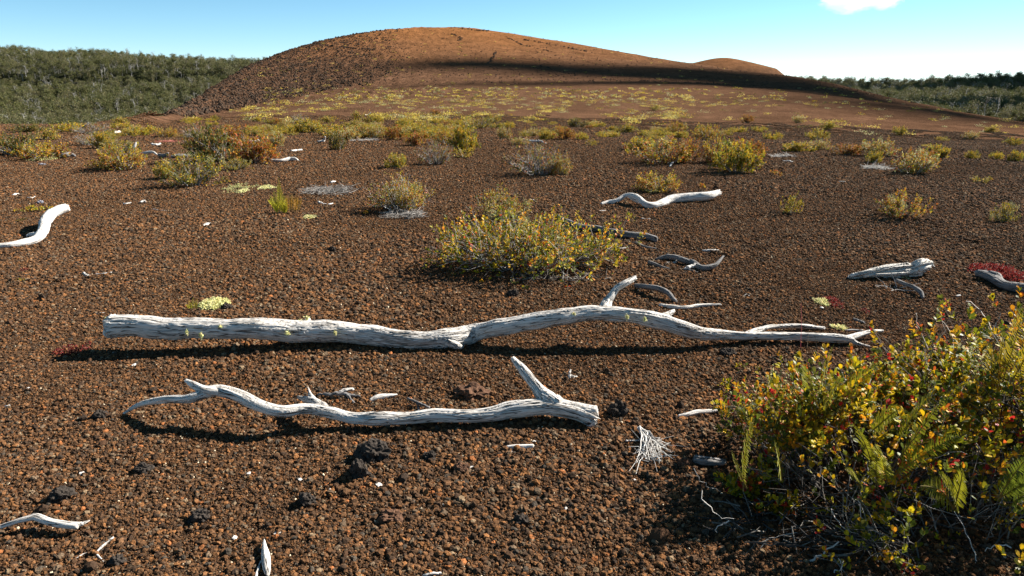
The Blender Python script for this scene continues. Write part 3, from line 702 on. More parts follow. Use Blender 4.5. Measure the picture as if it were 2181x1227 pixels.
driftwood('split_log', 'weathered splitting wood block with white broken end, on the right', [
 [(1806, 591, 3, .015), (1840, 586, 8, .035), (1875, 580, 11, .05), (1910, 578, 12, .055), (1940, 575, 12.5, .06), (1960, 572, 13, .07)],
 [(1938, 573, 11, .06), (1958, 567, 14, .09), (1974, 564, 12, .085), (1981, 568, 8, .07)],
 [(1880, 590, 4, .015), (1920, 588, 5, .02), (1965, 582, 4, .02)], [(1815, 588, 3, .03), (1860, 577, 4.5, .08), (1915, 568, 4, .10), (1945, 566, 3.5, .10)], [(1828, 590, 3, .02), (1870, 585, 4, .055), (1930, 583, 4, .05), (1955, 581, 3, .04)], [(1850, 574, 2, .085), (1880, 569, 3.5, .105), (1935, 562, 2.5, .115)], [(1955, 566, 9, .09), (1968, 557, 6, .12), (1973, 553, 3, .13)]], M_ROT, .0045, .02, 19, 'log', G2)
driftwood('driftwood_branch', 'blue-grey bent stick in front of the splitting wood block', [[(1909, 597, 4, .04), (1925, 604, 4.6, .045), (1945, 611, 4.8, .045), (1958, 620, 5.5, .04), (1963, 627, 4.5, .025), (1966, 635, 2.5, .01)]], M_GREY, .0035, .002, 20, 'branch', G2)
driftwood('driftwood_log', 'dark charred log end beside the red plants at the right picture edge', [
 [(2080, 582, 8, .04), (2100, 586, 10, .05), (2122, 596, 9, .05), (2140, 608, 9.5, .045), (2170, 612, 11, .05), (2215, 618, 12, .05)],
 [(2108, 585, 9, .06), (2124, 588, 8, .07), (2132, 598, 6, .05)]], M_GREY, .0055, .005, 21, 'log', G2)
driftwood('driftwood_branch', 'pale chunky broken root in the shade of the foreground thicket', [[(1478, 978, 9, .03), (1500, 981, 10, .035), (1530, 984, 9, .03), (1545, 986, 7, .03)]], M_GREY, .0045, .004, 22, 'branch', G2)
driftwood('driftwood_branch', 'two-tone white branch at the lower left picture edge', [
 [(-45, 1138, 4, .02), (0, 1123, 5, .03), (35, 1111, 5.5, .045), (62, 1104, 6.5, .05), (78, 1102, 7.5, .05), (110, 1113, 7.5, .04), (145, 1119, 8, .035), (168, 1121, 7.5, .03)],
 [(160, 1120, 5, .03), (178, 1114, 3.5, .035), (192, 1108, 1.5, .035)]], M_WOOD, .0035, .0025, 23, 'branch', G2)
driftwood('wood_splinter', 'pointed grey splinter lying end-on at the bottom edge', [[(562, 1149, 2, .025), (563, 1165, 5, .025), (566, 1185, 9, .02), (568, 1210, 8.5, .015), (570, 1228, 4, .01)]], M_WOOD, .003, .002, 24, 'splinter', G2)
driftwood('driftwood_branch', 'white tapering stick left of the foreground thicket', [[(1444, 887, 3.5, .012), (1462, 884, 5, .016), (1485, 878, 6.5, .02), (1512, 876, 5.5, .02), (1542, 872, 3.5, .02)]], M_WHITE, .0035, .002, 25, 'branch', G2)
driftwood('wood_splinter', 'leaf shaped white splinter above the forked branch', [[(788, 853, 3, .01), (803, 847, 6, .014), (820, 844, 5.5, .014), (846, 841, 2.5, .01)]], M_WHITE, .003, .002, 26, 'splinter', G2)
driftwood('wood_splinter', 'white rounded splinter on bare cinders in front of the forked branch', [[(1078, 954, 5, .012), (1100, 952, 6.5, .014), (1134, 951, 5, .012)]], M_WHITE, .003, .002, 27, 'splinter', G2)
driftwood('driftwood_branch', 'half-white half-grey limb poking out right of the rust coloured shrub', [[(578, 342, 3, .05), (600, 342, 3.6, .05), (616, 339, 4.6, .06), (628, 339, 4.2, .06), (636, 343, 2, .03)]], M_WOOD, .008, .004, 28, 'branch', G2)
driftwood('driftwood_branch', 'distant white branch with one upright prong among the left shrubs', [
 [(286, 326, 2.6, .06), (305, 326, 2.8, .08), (325, 324, 2.8, .10), (334, 329, 2.2, .06)],
 [(284, 326, 3, .08), (286, 316, 3.4, .18), (290, 303, 1.8, .30)]], M_WHITE, .011, .004, 29, 'branch', G2)
driftwood('driftwood_branch', 'dark blue stick beside the distant upright white branch', [[(338, 330, 3.5, .06), (352, 331, 4.5, .06), (358, 326, 2, .12)]], M_GREY, .01, .003, 30, 'branch', G2)
driftwood('driftwood_branch', 'dark lying stick left of the large olive shrub', [[(364, 334, 3, .05), (378, 332, 5, .06), (398, 332, 3.5, .05)]], M_GREY, .01, .003, 31, 'branch', G2)
driftwood('driftwood_log', 'small dark stump piece lying right of the far left shrubs', [[(118, 334, 2.5, .04), (136, 331, 4.5, .07), (150, 329, 5, .08), (160, 332, 3, .05)]], M_GREY, .01, .004, 32, 'log', G2)

S2 = 'thin dead sticks on the cinders'
def st(label, pts, m=None, **k): return stick('stick', label, pts, m, 'stick', S2, **k)
st('short white stick above the hooked grey branch', [(1495, 534, 2.5, .012), (1512, 534, 3, .012), (1531, 533, 2, .012)])
st('thick white stick touching the hooked grey branch', [(1458, 573, 2.5, .02), (1468, 569, 4.5, .03), (1481, 565, 5, .04)])
st('thin white stick with bent end left of the hooked branch', [(1418, 560, 2, .012), (1430, 560, 2.4, .014), (1440, 559, 2.2, .02), (1440, 555, 1.8, .04)])
st('small white stick right of the largest middle shrub', [(1318, 530, 2, .012), (1340, 528, 2, .012)])
st('thin grey stick under the wavy white limb', [(1410, 572, 1.8, .01), (1465, 575, 2.2, .012), (1486, 580, 1.5, .01)], M_GREY)
st('white straight stick beside the red plants at the right edge', [(2096, 566, 3, .03), (2110, 568, 3.5, .03), (2126, 571, 2, .03)])
st('pair-ended white stick left of centre on bare cinders', [(178, 582, 3, .02), (184, 587, 3, .012), (192, 588, 2.2, .01)], M_WOOD)
st('long thin pale twig left of centre', [(203, 584, 1.3, .01), (220, 583, 1.7, .012), (240, 580, 1.2, .01)])
st('thin grey twig above the longest log on the left', [(205, 668, 1.4, .008), (222, 666, 1.4, .008)], M_WOOD)
st('dark forked twig touching the forked branch', [(868, 848, 2.2, .04), (890, 858, 3, .03), (914, 868, 2.6, .03)], M_GREY)
st('short prong under the dark forked twig', [(889, 857, 2.2, .03), (891, 868, 2.8, .015), (892, 876, 3, .01)], M_GREY)
st('grey brittle twig between stub and white splinter', [(676, 840, 2.4, .02), (700, 840, 3.4, .025), (725, 838, 4.5, .03), (750, 842, 3.2, .02), (768, 844, 2, .015)], M_GREY)
st('short grey twig below the brittle twig', [(738, 840, 3, .025), (748, 852, 2.6, .012), (754, 858, 2, .01)], M_GREY)
st('frayed whitish twig above the brittle grey twig', [(722, 836, 3, .02), (738, 830, 4.5, .025), (754, 829, 2.5, .02)], M_WOOD)
st('small y-shaped twig near the lower left corner', [(242, 1144, 1.8, .02), (222, 1160, 2.4, .012), (206, 1178, 2.2, .008), (220, 1196, 1.6, .006)])
st('tiny thin twig left of the y-shaped twig', [(163, 1189, 1.4, .006), (178, 1180, 1.6, .006), (195, 1175, 1.4, .006)])
st('white stick beside the pointed splinter at the bottom edge', [(556, 1196, 2, .012), (550, 1212, 3, .01), (544, 1230, 3, .008)])
st('white stick cut off by the bottom picture edge', [(900, 1226, 2, .01), (920, 1223, 3.5, .012), (941, 1221, 3, .01)])
st('white twig lying in the shadow of the longest log', [(232, 752, 1.5, .006), (246, 751, 2, .006)], M_WOOD)
st('short upright pale splinter right of the upright stub', [(1213, 806, 2.5, .01), (1213, 796, 3, .03), (1215, 787, 1.6, .05)], M_WHITE)
st('yellowish flake beside the upright pale splinter', [(1216, 800, 2, .01), (1224, 803, 3, .008), (1230, 804, 2, .006)], M_ROT)
st('small dark twig right of the longest log fork', [(1818, 679, 2.5, .012), (1832, 684, 3, .012), (1842, 689, 1.5, .01)], M_GREY)
st('white thin stick above the longest log fork', [(1800, 703, 2, .01), (1838, 704, 2, .01)])
st('short white stick at the upper left, left of two', [(28, 416, 2.5, .02), (40, 413, 2.5, .02)])
st('curved white stick at the upper left, right of two', [(58, 421, 1.6, .012), (68, 422, 2, .014), (78, 419, 1.5, .012)])
st('small white stick on the cinders above the lone fern clump, left', [(262, 434, 1.7, .012), (270, 434, 2, .012), (280, 432, 1.5, .012)])
st('grey and white stick above the long thin pale twig', [(298, 431, 2, .02), (306, 428, 2.6, .03), (310, 430, 2, .02)], M_WOOD)
st('pale twig right of the bent white sticks', [(325, 445, 1.2, .01), (340, 448, 1.6, .012), (360, 450, 1, .008)], M_WOOD)
st('stubby white stick alone in the bare middle left', [(432, 482, 2.5, .012), (440, 479, 4, .015), (449, 477, 2.5, .015)])
st('white bowed stick right of the lone fern clump', [(678, 430, 2, .03), (686, 434, 2.4, .015), (700, 436, 2.2, .012), (709, 433, 1.5, .015)])
st('white small stick beyond the grey twig mat', [(704, 389, 2.5, .02), (714, 387, 2, .015)])
st('white forked bit among the far left shrubs', [(323, 307, 2, .03), (330, 309, 3, .04), (338, 308, 2.2, .04), (342, 306, 2, .05)])
st('white straight bit left of the upright distant branch', [(262, 312, 1.6, .02), (278, 312, 1.8, .02)])
st('white double lump behind the olive shrub', [(530, 304, 2.5, .05), (538, 302, 4.5, .06), (546, 303, 3, .05), (550, 299, 3, .1)])
st('far white stick right of the olive shrub', [(620, 322, 2, .03), (630, 321, 2.4, .03), (643, 320, 2, .03)])
st('far white stick with upturned end near the yellow shrubs', [(676, 302, 2, .03), (688, 301, 2.5, .04), (692, 296, 2, .1), (692, 291, 1.4, .2)])
st('far white hooked stick on the open slope', [(778, 245, 1.2, .05), (787, 244, 1.5, .05), (789, 240, 1.3, .2)])
st('wavy white stick below the dome shaped orange shrub', [(1115, 297, 1.8, .04), (1130, 300, 2, .05), (1142, 301, 2, .05), (1150, 300, 2, .07), (1162, 305, 1.6, .04)])
st('pale stick lying at the far left forest edge', [(180, 268, 1.3, .05), (186, 265, 1.6, .15), (189, 262, 1, .3)])
st('white stick lying beside the far left path of shrubs', [(243, 284, 2, .04), (250, 282, 3, .05), (257, 281, 2, .05)])
st('white bit in front of the two large yellow shrubs', [(1427, 354, 2, .03), (1430, 350, 2.4, .05), (1432, 346, 1.6, .09)])
st('white twig under the small bare patch at right', [(1668, 343, 1.6, .02), (1682, 344, 2, .02), (1690, 346, 1.5, .015)])
st('small white twig on bare ground right of centre', [(1786, 387, 1.3, .015), (1800, 388, 1.6, .015)])
st('thin pale stick behind the longest log stub shadow', [(1365, 466, 1.6, .012), (1385, 467, 1.8, .012)], M_WOOD)
st('little white stick left of the wavy white limb shadow', [(1275, 450, 1.6, .012), (1290, 449, 2, .012)])
st('tiny white stick beyond the largest middle shrub', [(1128, 425, 1.6, .012), (1138, 427, 1.8, .012)])

# fibrous root bundle
def root_bundle():
    rng = np.random.default_rng(77); ch = []
    top = on_ground(1362, 912, .03)
    ends = [(1345, 1000), (1360, 985), (1372, 990), (1385, 975), (1400, 985), (1410, 970), (1422, 972), (1428, 958), (1380, 960), (1395, 950), (1365, 965), (1405, 995)]
    for (u, v) in ends * 3:
        e = on_ground(u + rng.uniform(-12, 12), v + rng.uniform(-18, 8), rng.uniform(.004, .035))
        m = on_ground(1385 + rng.uniform(-10, 25), 935 + rng.uniform(-8, 14), rng.uniform(.03, .075))
        t = np.linspace(0, 1, 8)[:, None]; c = (1 - t) ** 2 * np.array(top) + 2 * t * (1 - t) * np.array(m) + t ** 2 * np.array(e)
        c += rng.normal(0, .004, c.shape); ch.append((c, np.linspace(.0042, .0011, 8)))
    for k in range(60):
        c = np.array(on_ground(rng.uniform(1372, 1415), rng.uniform(945, 985), rng.uniform(.005, .04))); d = rng.normal(0, .03, 3); d[2] *= .4
        m = c + d + rng.normal(0, .01, 3); ch.append((np.array([c, m, c + 2 * d]), np.array([.0016, .0014, .0007])))
    base = np.array(on_ground(1385, 960)); ch = [(c - base, r) for c, r in ch]
    o = link('root_bundle', twig_mesh(ch, 'root_bundle', rng, ((.55, .53, .5), (.7, .68, .64), (.4, .38, .36))), loc=Vector(base))
    tag(o, 'tangled bundle of fine white dead roots left of the foreground thicket', 'roots')
    st('thin straight white twig crossing the fine dead roots', [(1333, 938, 2.2, .02), (1345, 939, 1.8, .02), (1374, 938, 1.6, .02)])
root_bundle()

# bleached chips
chips = [(530, 1008, 10, 7, 'round white wood chip between the dark rocks and the left twigs'), (640, 1021, 13, 6, 'oval pale chip left of the paired dark rocks'), (175, 1008, 11, 7, 'white chip alone at the lower left'),
         (703, 1045, 6, 10, 'narrow white chip below the paired dark rocks'), (590, 1135, 14, 9, 'bright white chip above the pointed splinter'), (500, 1145, 10, 6, 'small white chip left of the pointed splinter'),
         (947, 1062, 9, 7, 'triangular white chip on the lower middle cinders'), (948, 1075, 11, 4, 'flat white chip just under the triangular chip'), (285, 777, 9, 6, 'white pebble-like chip between the two large pieces of wood'),
         (60, 828, 10, 7, 'pale chip near the left edge, level with the forked branch'), (998, 996, 30, 5, 'long thin white chip in the lower middle'), (1137, 940, 9, 6, 'little white chip beside the rounded splinter'),
         (1090, 962, 12, 5, 'white flake under the rounded splinter'), (808, 1032, 14, 9, 'white chip right of the lower dark rock'), (1352, 1023, 8, 5, 'pale chip at the edge of the thicket shadow'),
         (15, 864, 16, 4, 'thin white sliver near the left edge'), (434, 1098, 9, 6, 'tiny white chip above the y-shaped twig'), (1205, 1084, 7, 7, 'small yellowish chip lower right of centre'),
         (2040, 630, 12, 6, 'white chip in front of the dark charred log'), (1750, 655, 9, 5, 'white chip right of the thin brown stick'), (1590, 630, 14, 7, 'irregular white chip behind the longest log fork')]
for i, (u, v, w, h, lab) in enumerate(chips):
    rng = np.random.default_rng(500 + i); p = on_ground(u, v, .008); dep = depth_at(p)
    V = IV2 * rng.uniform(.7, 1.25, (len(IV2), 1)) * np.array([w, h * 1.6, 3.2]) * .5 * dep / FPX
    o = link('wood_chip', mesh_np('wood_chip', V, IF2, [M_WHITE], vec=V * .5), loc=p); o.rotation_euler = (rng.uniform(-.3, .3), rng.uniform(-.3, .3), rng.uniform(-.6, .6) if w < 20 else .3)
    tag(o, lab, 'wood chip', 'bleached wood chips on the cinders')

# larger cinder rocks
rocks = [(793, 985, 62, 40, 0, 'largest dark lava rock, upper of the paired rocks'), (764, 1022, 40, 40, 0, 'dark grey lava rock, lower of the paired rocks'), (915, 982, 26, 20, 0, 'small dark rock right of the paired rocks'),
         (1318, 890, 34, 34, 0, 'dark upright rock right of the forked branch'), (1003, 850, 60, 24, 1, 'brown rock mound behind the forked branch'), (706, 538, 15, 13, 0, 'black rock alone on bare cinders, middle distance'),
         (1091, 634, 22, 16, 0, 'black rock in front of the largest middle shrub'), (210, 893, 26, 20, 0, 'dark rock left of the forked branch tip'), (122, 1072, 46, 26, 0, 'wide grey rock at the lower left'),
         (980, 1010, 30, 20, 1, 'brown rock near the long thin chip'), (420, 1115, 40, 26, 0, 'grey rock left of the bright white chip'), (830, 1115, 44, 24, 1, 'rusty rock in the lower middle'),
         (652, 1080, 36, 26, 0, 'dark grey rock below the oval chip'), (1460, 1000, 30, 22, 1, 'brown rock by the thicket shadow'), (480, 660, 20, 14, 0, 'dark rock right of the yellow lichen mound'),
         (84, 436, 11, 9, 2, 'blue-grey rock at the upper left'), (88, 353, 14, 5, 2, 'pale flat stone in front of the far left shrubs'), (1310, 1040, 26, 16, 1, 'brown rock lower right of centre'), (1110, 1120, 30, 18, 0, 'grey rock in the lower right middle'),
         (1555, 760, 30, 16, 0, 'dark rock between longest log and thicket'), (1990, 795, 26, 18, 0, 'black rock at the back of the thicket'), (300, 1010, 30, 20, 0, 'dark rock above the y-shaped twig'), (245, 1205, 32, 18, 0, 'grey rock in the lower left corner')]
RC = [(.040, .033, .028), (.10, .055, .035), (.19, .19, .22)]
for i, (u, v, w, h, ci, lab) in enumerate(rocks):
    rng = np.random.default_rng(900 + i); p = on_ground(u, v); dep = depth_at(p); w_, h_ = w * dep / FPX, h * dep / FPX
    off = rng.uniform(0, 50, 3)
    d = np.array([1 + .5 * mnoise.noise(Vector(q * 1.3 + off)) + .38 * mnoise.noise(Vector(q * 3.4 + off)) + .3 * abs(mnoise.noise(Vector(q * 8 + off))) for q in IV4])
    V = IV4 * d[:, None] * np.array([w_ * .5, w_ * .42, h_ * .62]); C = np.array(RC[ci]) * rng.uniform(.7, 1.3, (len(V), 1))
    p.y += w_ * .3; p.z = tz(p.x, p.y) + h_ * .25
    o = link('lava_rock', mesh_np('lava_rock', V, IF4, [M_STONE], C), loc=p); o.rotation_euler = (0, 0, rng.uniform(-.3, .3)); tag(o, lab, 'rock', 'lava rocks among the cinders')

# ------------------------------------------------------------------ foreground thicket and the largest middle shrub
def place_bush(name_label, u0, v0, Wm, Dm, Hm, seed, **kw):
    p = on_ground(u0, v0); base = Vector((p.x, p.y, tz(p.x, p.y)))
    return make_shrub(shrub_geo(seed, Wm, Dm, Hm, **kw), 'shrub', name_label, 'shrub', kw.get('grp'), base)
GF = 'berry shrubs with round yellow and red leaves'
def bush_xy(label, x, y, Wm, Dm, Hm, seed, **kw):
    return make_shrub(shrub_geo(seed, Wm, Dm, Hm, **kw), 'shrub', label, 'shrub', GF, (x, y, tz(x, y)))
FK = dict(outline=OUT7, pal=FOR, ros=True)
bush_xy('dense yellow and green round-leaved shrub, left half of the foreground thicket', 1.44, 2.47, 1.12, .95, .36, 41, shell=.58, n_main=80, n_side=8, leaf=.023, per=11, bare=.05, rbase=.005, lich=1, base_sp=.5, skirt=.6, tipcol=(.42, .02, .015, .035), twcols=((.07, .06, .05), (.035, .03, .026), (.17, .155, .14)), **FK)
bush_xy('tall yellow and orange shrub, right side of the foreground thicket', 2.38, 2.54, 1.55, 1.2, .55, 42, shell=.58, n_main=115, n_side=9, leaf=.024, per=11, bare=.06, rbase=.006, lich=2, base_sp=.5, skirt=.6, tipcol=(.42, .02, .015, .035), twcols=((.07, .06, .05), (.035, .03, .026), (.17, .155, .14)), **FK)
bush_xy('back part of the foreground thicket with pale lichen and bare twigs on top', 1.98, 2.98, .75, .5, .27, 43, n_main=45, n_side=8, leaf=.025, per=10, bare=.3, rbase=.005, lich=9, base_sp=.4, skirt=.8, tipcol=(.42, .02, .015, .04), twcols=((.3, .28, .26), (.15, .13, .12), (.45, .42, .39)), **FK)
bush_xy('shaded twiggy shrub at the dark front foot of the thicket', 1.68, 2.06, 1.2, .5, .17, 44, n_main=46, n_side=6, leaf=.022, per=8, bare=.8, rbase=.004, base_sp=.6, skirt=.5, tipcol=(.4, .02, .015, .03), twcols=((.10, .09, .08), (.05, .045, .04), (.26, .24, .21)), **FK)
bush_xy('sprawling leafy sprigs at the left tip of the thicket', 1.02, 2.36, .38, .36, .13, 45, n_main=18, n_side=4, leaf=.024, per=9, bare=.3, rbase=.004, base_sp=.4, skirt=.5, tipcol=(.4, .02, .015, .05), twcols=((.3, .28, .25), (.12, .11, .1)), **FK)
MB = on_ground(1125, 587)
make_shrub(shrub_geo(51, 1.66, .95, .27, n_main=115, n_side=7, leaf=.025, ros=True, pal=BIG, per=8, bare=.30, rbase=.006, outline=OUT7, lich=4, base_sp=.35, skirt=.7,
    twcols=((.22, .20, .19), (.38, .36, .34), (.12, .10, .09))), 'shrub', 'largest middle shrub, spreading green leaves with orange tips', 'shrub', GF, (MB.x, MB.y + .24, 0))
p = on_ground(1065, 470)
make_shrub(shrub_geo(52, .75, .6, .26, n_main=40, n_side=7, leaf=.022, pal=ORR + OLV + YG, per=6, bare=.3, rbase=.005, outline=OUT4, lich=7, base_sp=.4), 'shrub',
    'low reddish green shrub with pale lichen, directly behind the largest middle shrub', 'shrub', GF, (p.x, p.y + .1, 0))
p = on_ground(850, 455)
make_shrub(shrub_geo(53, .85, .6, .32, n_main=60, n_side=7, leaf=.024, pal=ORR + YG, per=6, bare=.42, rbase=.006, outline=OUT4, lich=7, base_sp=.35,
    twcols=((.34, .33, .32), (.5, .48, .46), (.2, .18, .17))), 'shrub', 'orange and green shrub with silvery dead twigs on its left side', 'shrub', GF, (p.x, p.y + .25, 0))

# ------------------------------------------------------------------ ferns
def frond(name, parent, b, t, bend, w, n, rng, col, face=False):
    b, t = np.array(b), np.array(t); ln = np.linalg.norm(t - b); m = (b + t) / 2 + np.array(bend) * ln
    tt = np.linspace(0, 1, n)[:, None]; C = (1 - tt) ** 2 * b + 2 * tt * (1 - tt) * m + tt ** 2 * t
    T = np.gradient(C, axis=0); T /= np.linalg.norm(T, axis=1)[:, None]
    rd = np.array([rng.normal(0, .5), 1, .2]) if face else np.array([rng.choice([-1., 1.]), rng.normal(0, .45), .3]); S = np.cross(T, rd); S /= np.linalg.norm(S, axis=1)[:, None]; U = np.cross(S, T)
    prof = np.sin(np.clip((tt[:, 0] - .08) / .92, 0, 1) ** .6 * math.pi) ** .7 * w
    ok = tt[:, 0] > .12; P, A, Nn, Ln, Cc = [], [], [], [], []
    for sgn in (1, -1):
        a = S * sgn + T * .42 + U * .28 + rng.normal(0, .08, C.shape)
        P.append(C[ok]); A.append(a[ok]); Nn.append(U[ok] + rng.normal(0, .15, C[ok].shape)); Ln.append(prof[ok] * rng.uniform(.85, 1.1, ok.sum()) + .003)
        Cc.append(np.array(col) * rng.uniform(.7, 1.25, (ok.sum(), 1)))
    Lf = np.concatenate(Ln); sp = ln / n
    out = np.array([(0, .05), (.3, .08), (.8, .05), (1, 0), (.8, -.05), (.3, -.08), (0, -.05)])
    V, F, K = leaf_arrays(np.concatenate(P), np.concatenate(A), np.concatenate(Nn), Lf, np.concatenate(Cc), out, .3)
    V2, F4, _ = tube_arrays(C, np.linspace(.0028, .0008, n), 4, cap=False)
    me = mesh_np('frond', np.vstack([V, V2]), [F, F4 + len(V)], [M_FERN], np.vstack([K, np.repeat([[.16, .12, .04]], len(V2), 0)]))
    o = link('frond', me, parent); return o
def fern(label, base, fr, seed, col=(.20, .19, .010), w=.052, n=34):
    rng = np.random.default_rng(seed); base = Vector(base); root = link('fern', None, loc=base); tag(root, label, 'fern', None)
    for f in fr:
        u0, v0, u1, v1, Y0, Y1 = f[:6]
        if u0 > 1500: Y0, Y1 = Y0 - .24, Y1 - .30
        a = at_Y(u0, v0, Y0) - base; b = at_Y(u1, v1, Y1) - base
        if f[6:] : ww = f[6]
        else: ww = w
        frond('frond', root, a, b, (rng.uniform(-.06, .06), rng.uniform(-.08, .08), rng.uniform(.04, .14)), ww, n, rng, np.array(col) * rng.uniform(.75, 1.25), base.y > 4)
    return root
pb = on_ground(1745, 960)
fern('fern rising left of centre in the foreground thicket, upright fronds', pb, [(1740, 905, 1776, 735, 2.80, 2.62), (1735, 890, 1712, 772, 2.80, 2.66), (1770, 870, 1870, 782, 2.80, 2.75), (1750, 900, 1795, 800, 2.7, 2.6, .035), (1720, 890, 1655, 800, 2.8, 2.62, .03)], 1)
fern('large fern in the middle of the foreground thicket, fronds leaning right', on_ground(1900, 1100), [(1895, 965, 1995, 828, 2.45, 2.42), (1900, 1000, 2022, 835, 2.36, 2.34, .05), (1850, 925, 1918, 868, 2.5, 2.42, .05), (1895, 1020, 2062, 920, 2.3, 2.26, .045), (1890, 1030, 1875, 955, 2.3, 2.25), (1860, 1010, 1820, 905, 2.35, 2.3), (1870, 1040, 1868, 985, 2.25, 2.2, .03)], 2)
fern('thin upright fern at the left side of the foreground thicket', on_ground(1580, 1060), [(1583, 1045, 1607, 890, 2.3, 2.25, .034), (1665, 1025, 1650, 940, 2.3, 2.2, .034), (1590, 1040, 1560, 960, 2.3, 2.25, .02)], 3)
fern('fern low at the right front of the foreground thicket', on_ground(2000, 1180), [(2030, 1085, 1960, 1035, 2.15, 2.05, .045), (2030, 1085, 2050, 1000, 2.15, 2.1, .04), (2040, 1090, 2000, 1010, 2.15, 2.1, .045), (1830, 1040, 1800, 1000, 2.2, 2.15, .03)], 4)
fern('fern with stiff fronds at the right picture edge', on_ground(2140, 1180), [(2125, 1065, 2190, 975, 2.2, 2.15, .032), (2130, 1060, 2230, 1010, 2.2, 2.15, .03), (2150, 1080, 2200, 1050, 2.2, 2.15, .03)], 5, (.12, .15, .012), w=.03)
fern('tall fern standing above the thicket at the right picture edge', on_ground(2140, 900), [(2130, 830, 2180, 652, 2.7, 2.6, .045), (2110, 850, 2135, 720, 2.75, 2.7, .045), (2105, 860, 2110, 735, 2.75, 2.7, .04), (2150, 820, 2215, 690, 2.7, 2.65, .045)], 6, (.30, .22, .012))
# lone fern clump in the middle distance
pf = on_ground(605, 456); 
fern('lone yellow green fern clump with one tall spike', pf, [(595, 455, 593, 376, pf.y, pf.y - .02, .028), (590, 450, 583, 405, pf.y, pf.y, .028), (585, 448, 575, 415, pf.y, pf.y, .028), (602, 456, 598, 425, pf.y, pf.y - .03, .028), (600, 455, 606, 415, pf.y, pf.y, .028), (594, 452, 588, 425, pf.y, pf.y, .028), (608, 456, 611, 428, pf.y, pf.y - .04, .028), (598, 455, 590, 392, pf.y + .05, pf.y, .028), (603, 456, 612, 420, pf.y, pf.y, .028), (592, 456, 586, 432, pf.y, pf.y - .05, .028), (596, 452, 594, 384, pf.y, pf.y, .024), (606, 457, 604, 436, pf.y, pf.y - .06, .028), (590, 454, 578, 430, pf.y, pf.y - .03, .028), (600, 450, 600, 400, pf.y + .04, pf.y, .026), (588, 448, 570, 425, pf.y, pf.y, .028)], 7, (.50, .46, .03), n=34)
fern('rusty orange fern tuft on the right side of the lone spiky clump', on_ground(622, 456), [(620 + dx, 454, 620 + dx * 1.6, 412 + abs(dx) * .6, pf.y, pf.y + dy, .02) for dx, dy in ((-14, .1), (-8, .05), (-3, .1), (2, 0), (6, .08), (10, .02), (14, .06), (0, -.05), (8, -.06), (-6, -.05))], 8, (.60, .30, .015), n=26)
fern('tiny reddish fern sprout left of the lone clump', on_ground(533, 455), [(533, 456, 528, 434, pf.y, pf.y, .012), (533, 456, 538, 430, pf.y, pf.y, .012)], 9, (.24, .14, .02), n=18)
fern('small yellow fern at the left end of the pale lichen mound', on_ground(412, 662), [(408, 662, 402, 640, *[on_ground(408, 662).y] * 2, .010), (412, 663, 412, 634, *[on_ground(408, 662).y] * 2, .010), (416, 663, 420, 636, *[on_ground(408, 662).y] * 2, .010), (405, 660, 396, 648, *[on_ground(408, 662).y] * 2, .010)], 10, (.65, .58, .02), n=18)
fern('dark fern sprig lying behind the crooked limb at the left', on_ground(40, 478), [(22, 480, 62, 464, *[on_ground(40, 474).y] * 2, .02), (20, 480, -6, 480, *[on_ground(40, 474).y] * 2, .015)], 11, (.16, .22, .03), n=22)

# ------------------------------------------------------------------ lichen, red herbs, dead mats
def tuft(name, label, cat, u, v, wpx, dpx, hm, n, pal, L_, m, seed, group=None, upright=.3, lump=1.0):
    rng = np.random.default_rng(seed); p = on_ground(u, v); dep = depth_at(p); w = wpx * dep / FPX
    d = on_ground(u, v - dpx).y - p.y; base = Vector((p.x, p.y + d / 2, tz(p.x, p.y + d / 2)))
    a = rng.random(n) * 6.283; q = np.sqrt(rng.random(n)); q = q * ((.5 + .8 * vn(a * 1.7, a * 0 + seed * 3.3)) if lump > 0 else 1); cx = np.cos(a) * q * w / 2; cy = np.sin(a) * q * d / 2
    hh = hm * np.sqrt(np.maximum(0.05, 1 - q ** 2)) * (.6 + .8 * vn(cx * 30 + 50, cy * 30 + 50, seed)) 
    keep = vn(cx * 14 + 9, cy * 14 + 5, seed + 3) > lump; keep |= lump <= 0
    if keep.sum() < n * .3: keep = np.arange(n) % 3 == 0
    P = np.stack([cx, cy, hh * rng.uniform(.3, 1, n) + .004], 1)[keep]; k = len(P)
    V, F, C = leaf_arrays(P, rng.normal(0, 1, (k, 3)) + np.array([0, 0, upright]), rng.normal(0, 1, (k, 3)), L_ * rng.uniform(.6, 1.3, k), pal_pick(rng, pal, k), OUT4)
    o = link(name, mesh_np(name, V, F, [m], C), loc=base); tag(o, label, cat, group, 'stuff' if name == 'lichen' else None); return o
YL = [(.62, .58, .30, 3), (.52, .50, .22, 2), (.40, .40, .18, 1)]
LG = 'pale yellow lichen patches on the ground'
tuft('lichen', 'bright pale yellow lichen mound behind the longest log', 'lichen', 442, 664, 64, 22, .045, 2600, YL, .016, M_LICHEN, 1, LG, lump=0)
tuft('lichen', 'pale lichen patch in front of the lone fern clump', 'lichen', 655, 469, 34, 10, .02, 700, YL, .018, M_LICHEN, 2, LG, lump=.35)
tuft('lichen', 'pale lichen trail right of the leafy lichen shrub', 'lichen', 480, 412, 80, 20, .03, 1500, PALE, .022, M_LICHEN, 3, LG, lump=.45)
tuft('lichen', 'small cream lichen lump between shrub and lone fern', 'lichen', 508, 413, 22, 8, .03, 400, YL, .02, M_LICHEN, 4, LG, lump=0)
tuft('lichen', 'pale lichen lump left of the tall fern spike', 'lichen', 558, 406, 34, 8, .035, 600, YL, .02, M_LICHEN, 5, LG, lump=.2)
tuft('lichen', 'lichen patch under the shrub beyond the wavy white limb', 'lichen', 1392, 413, 42, 8, .03, 600, YL, .022, M_LICHEN, 6, LG, lump=.2)
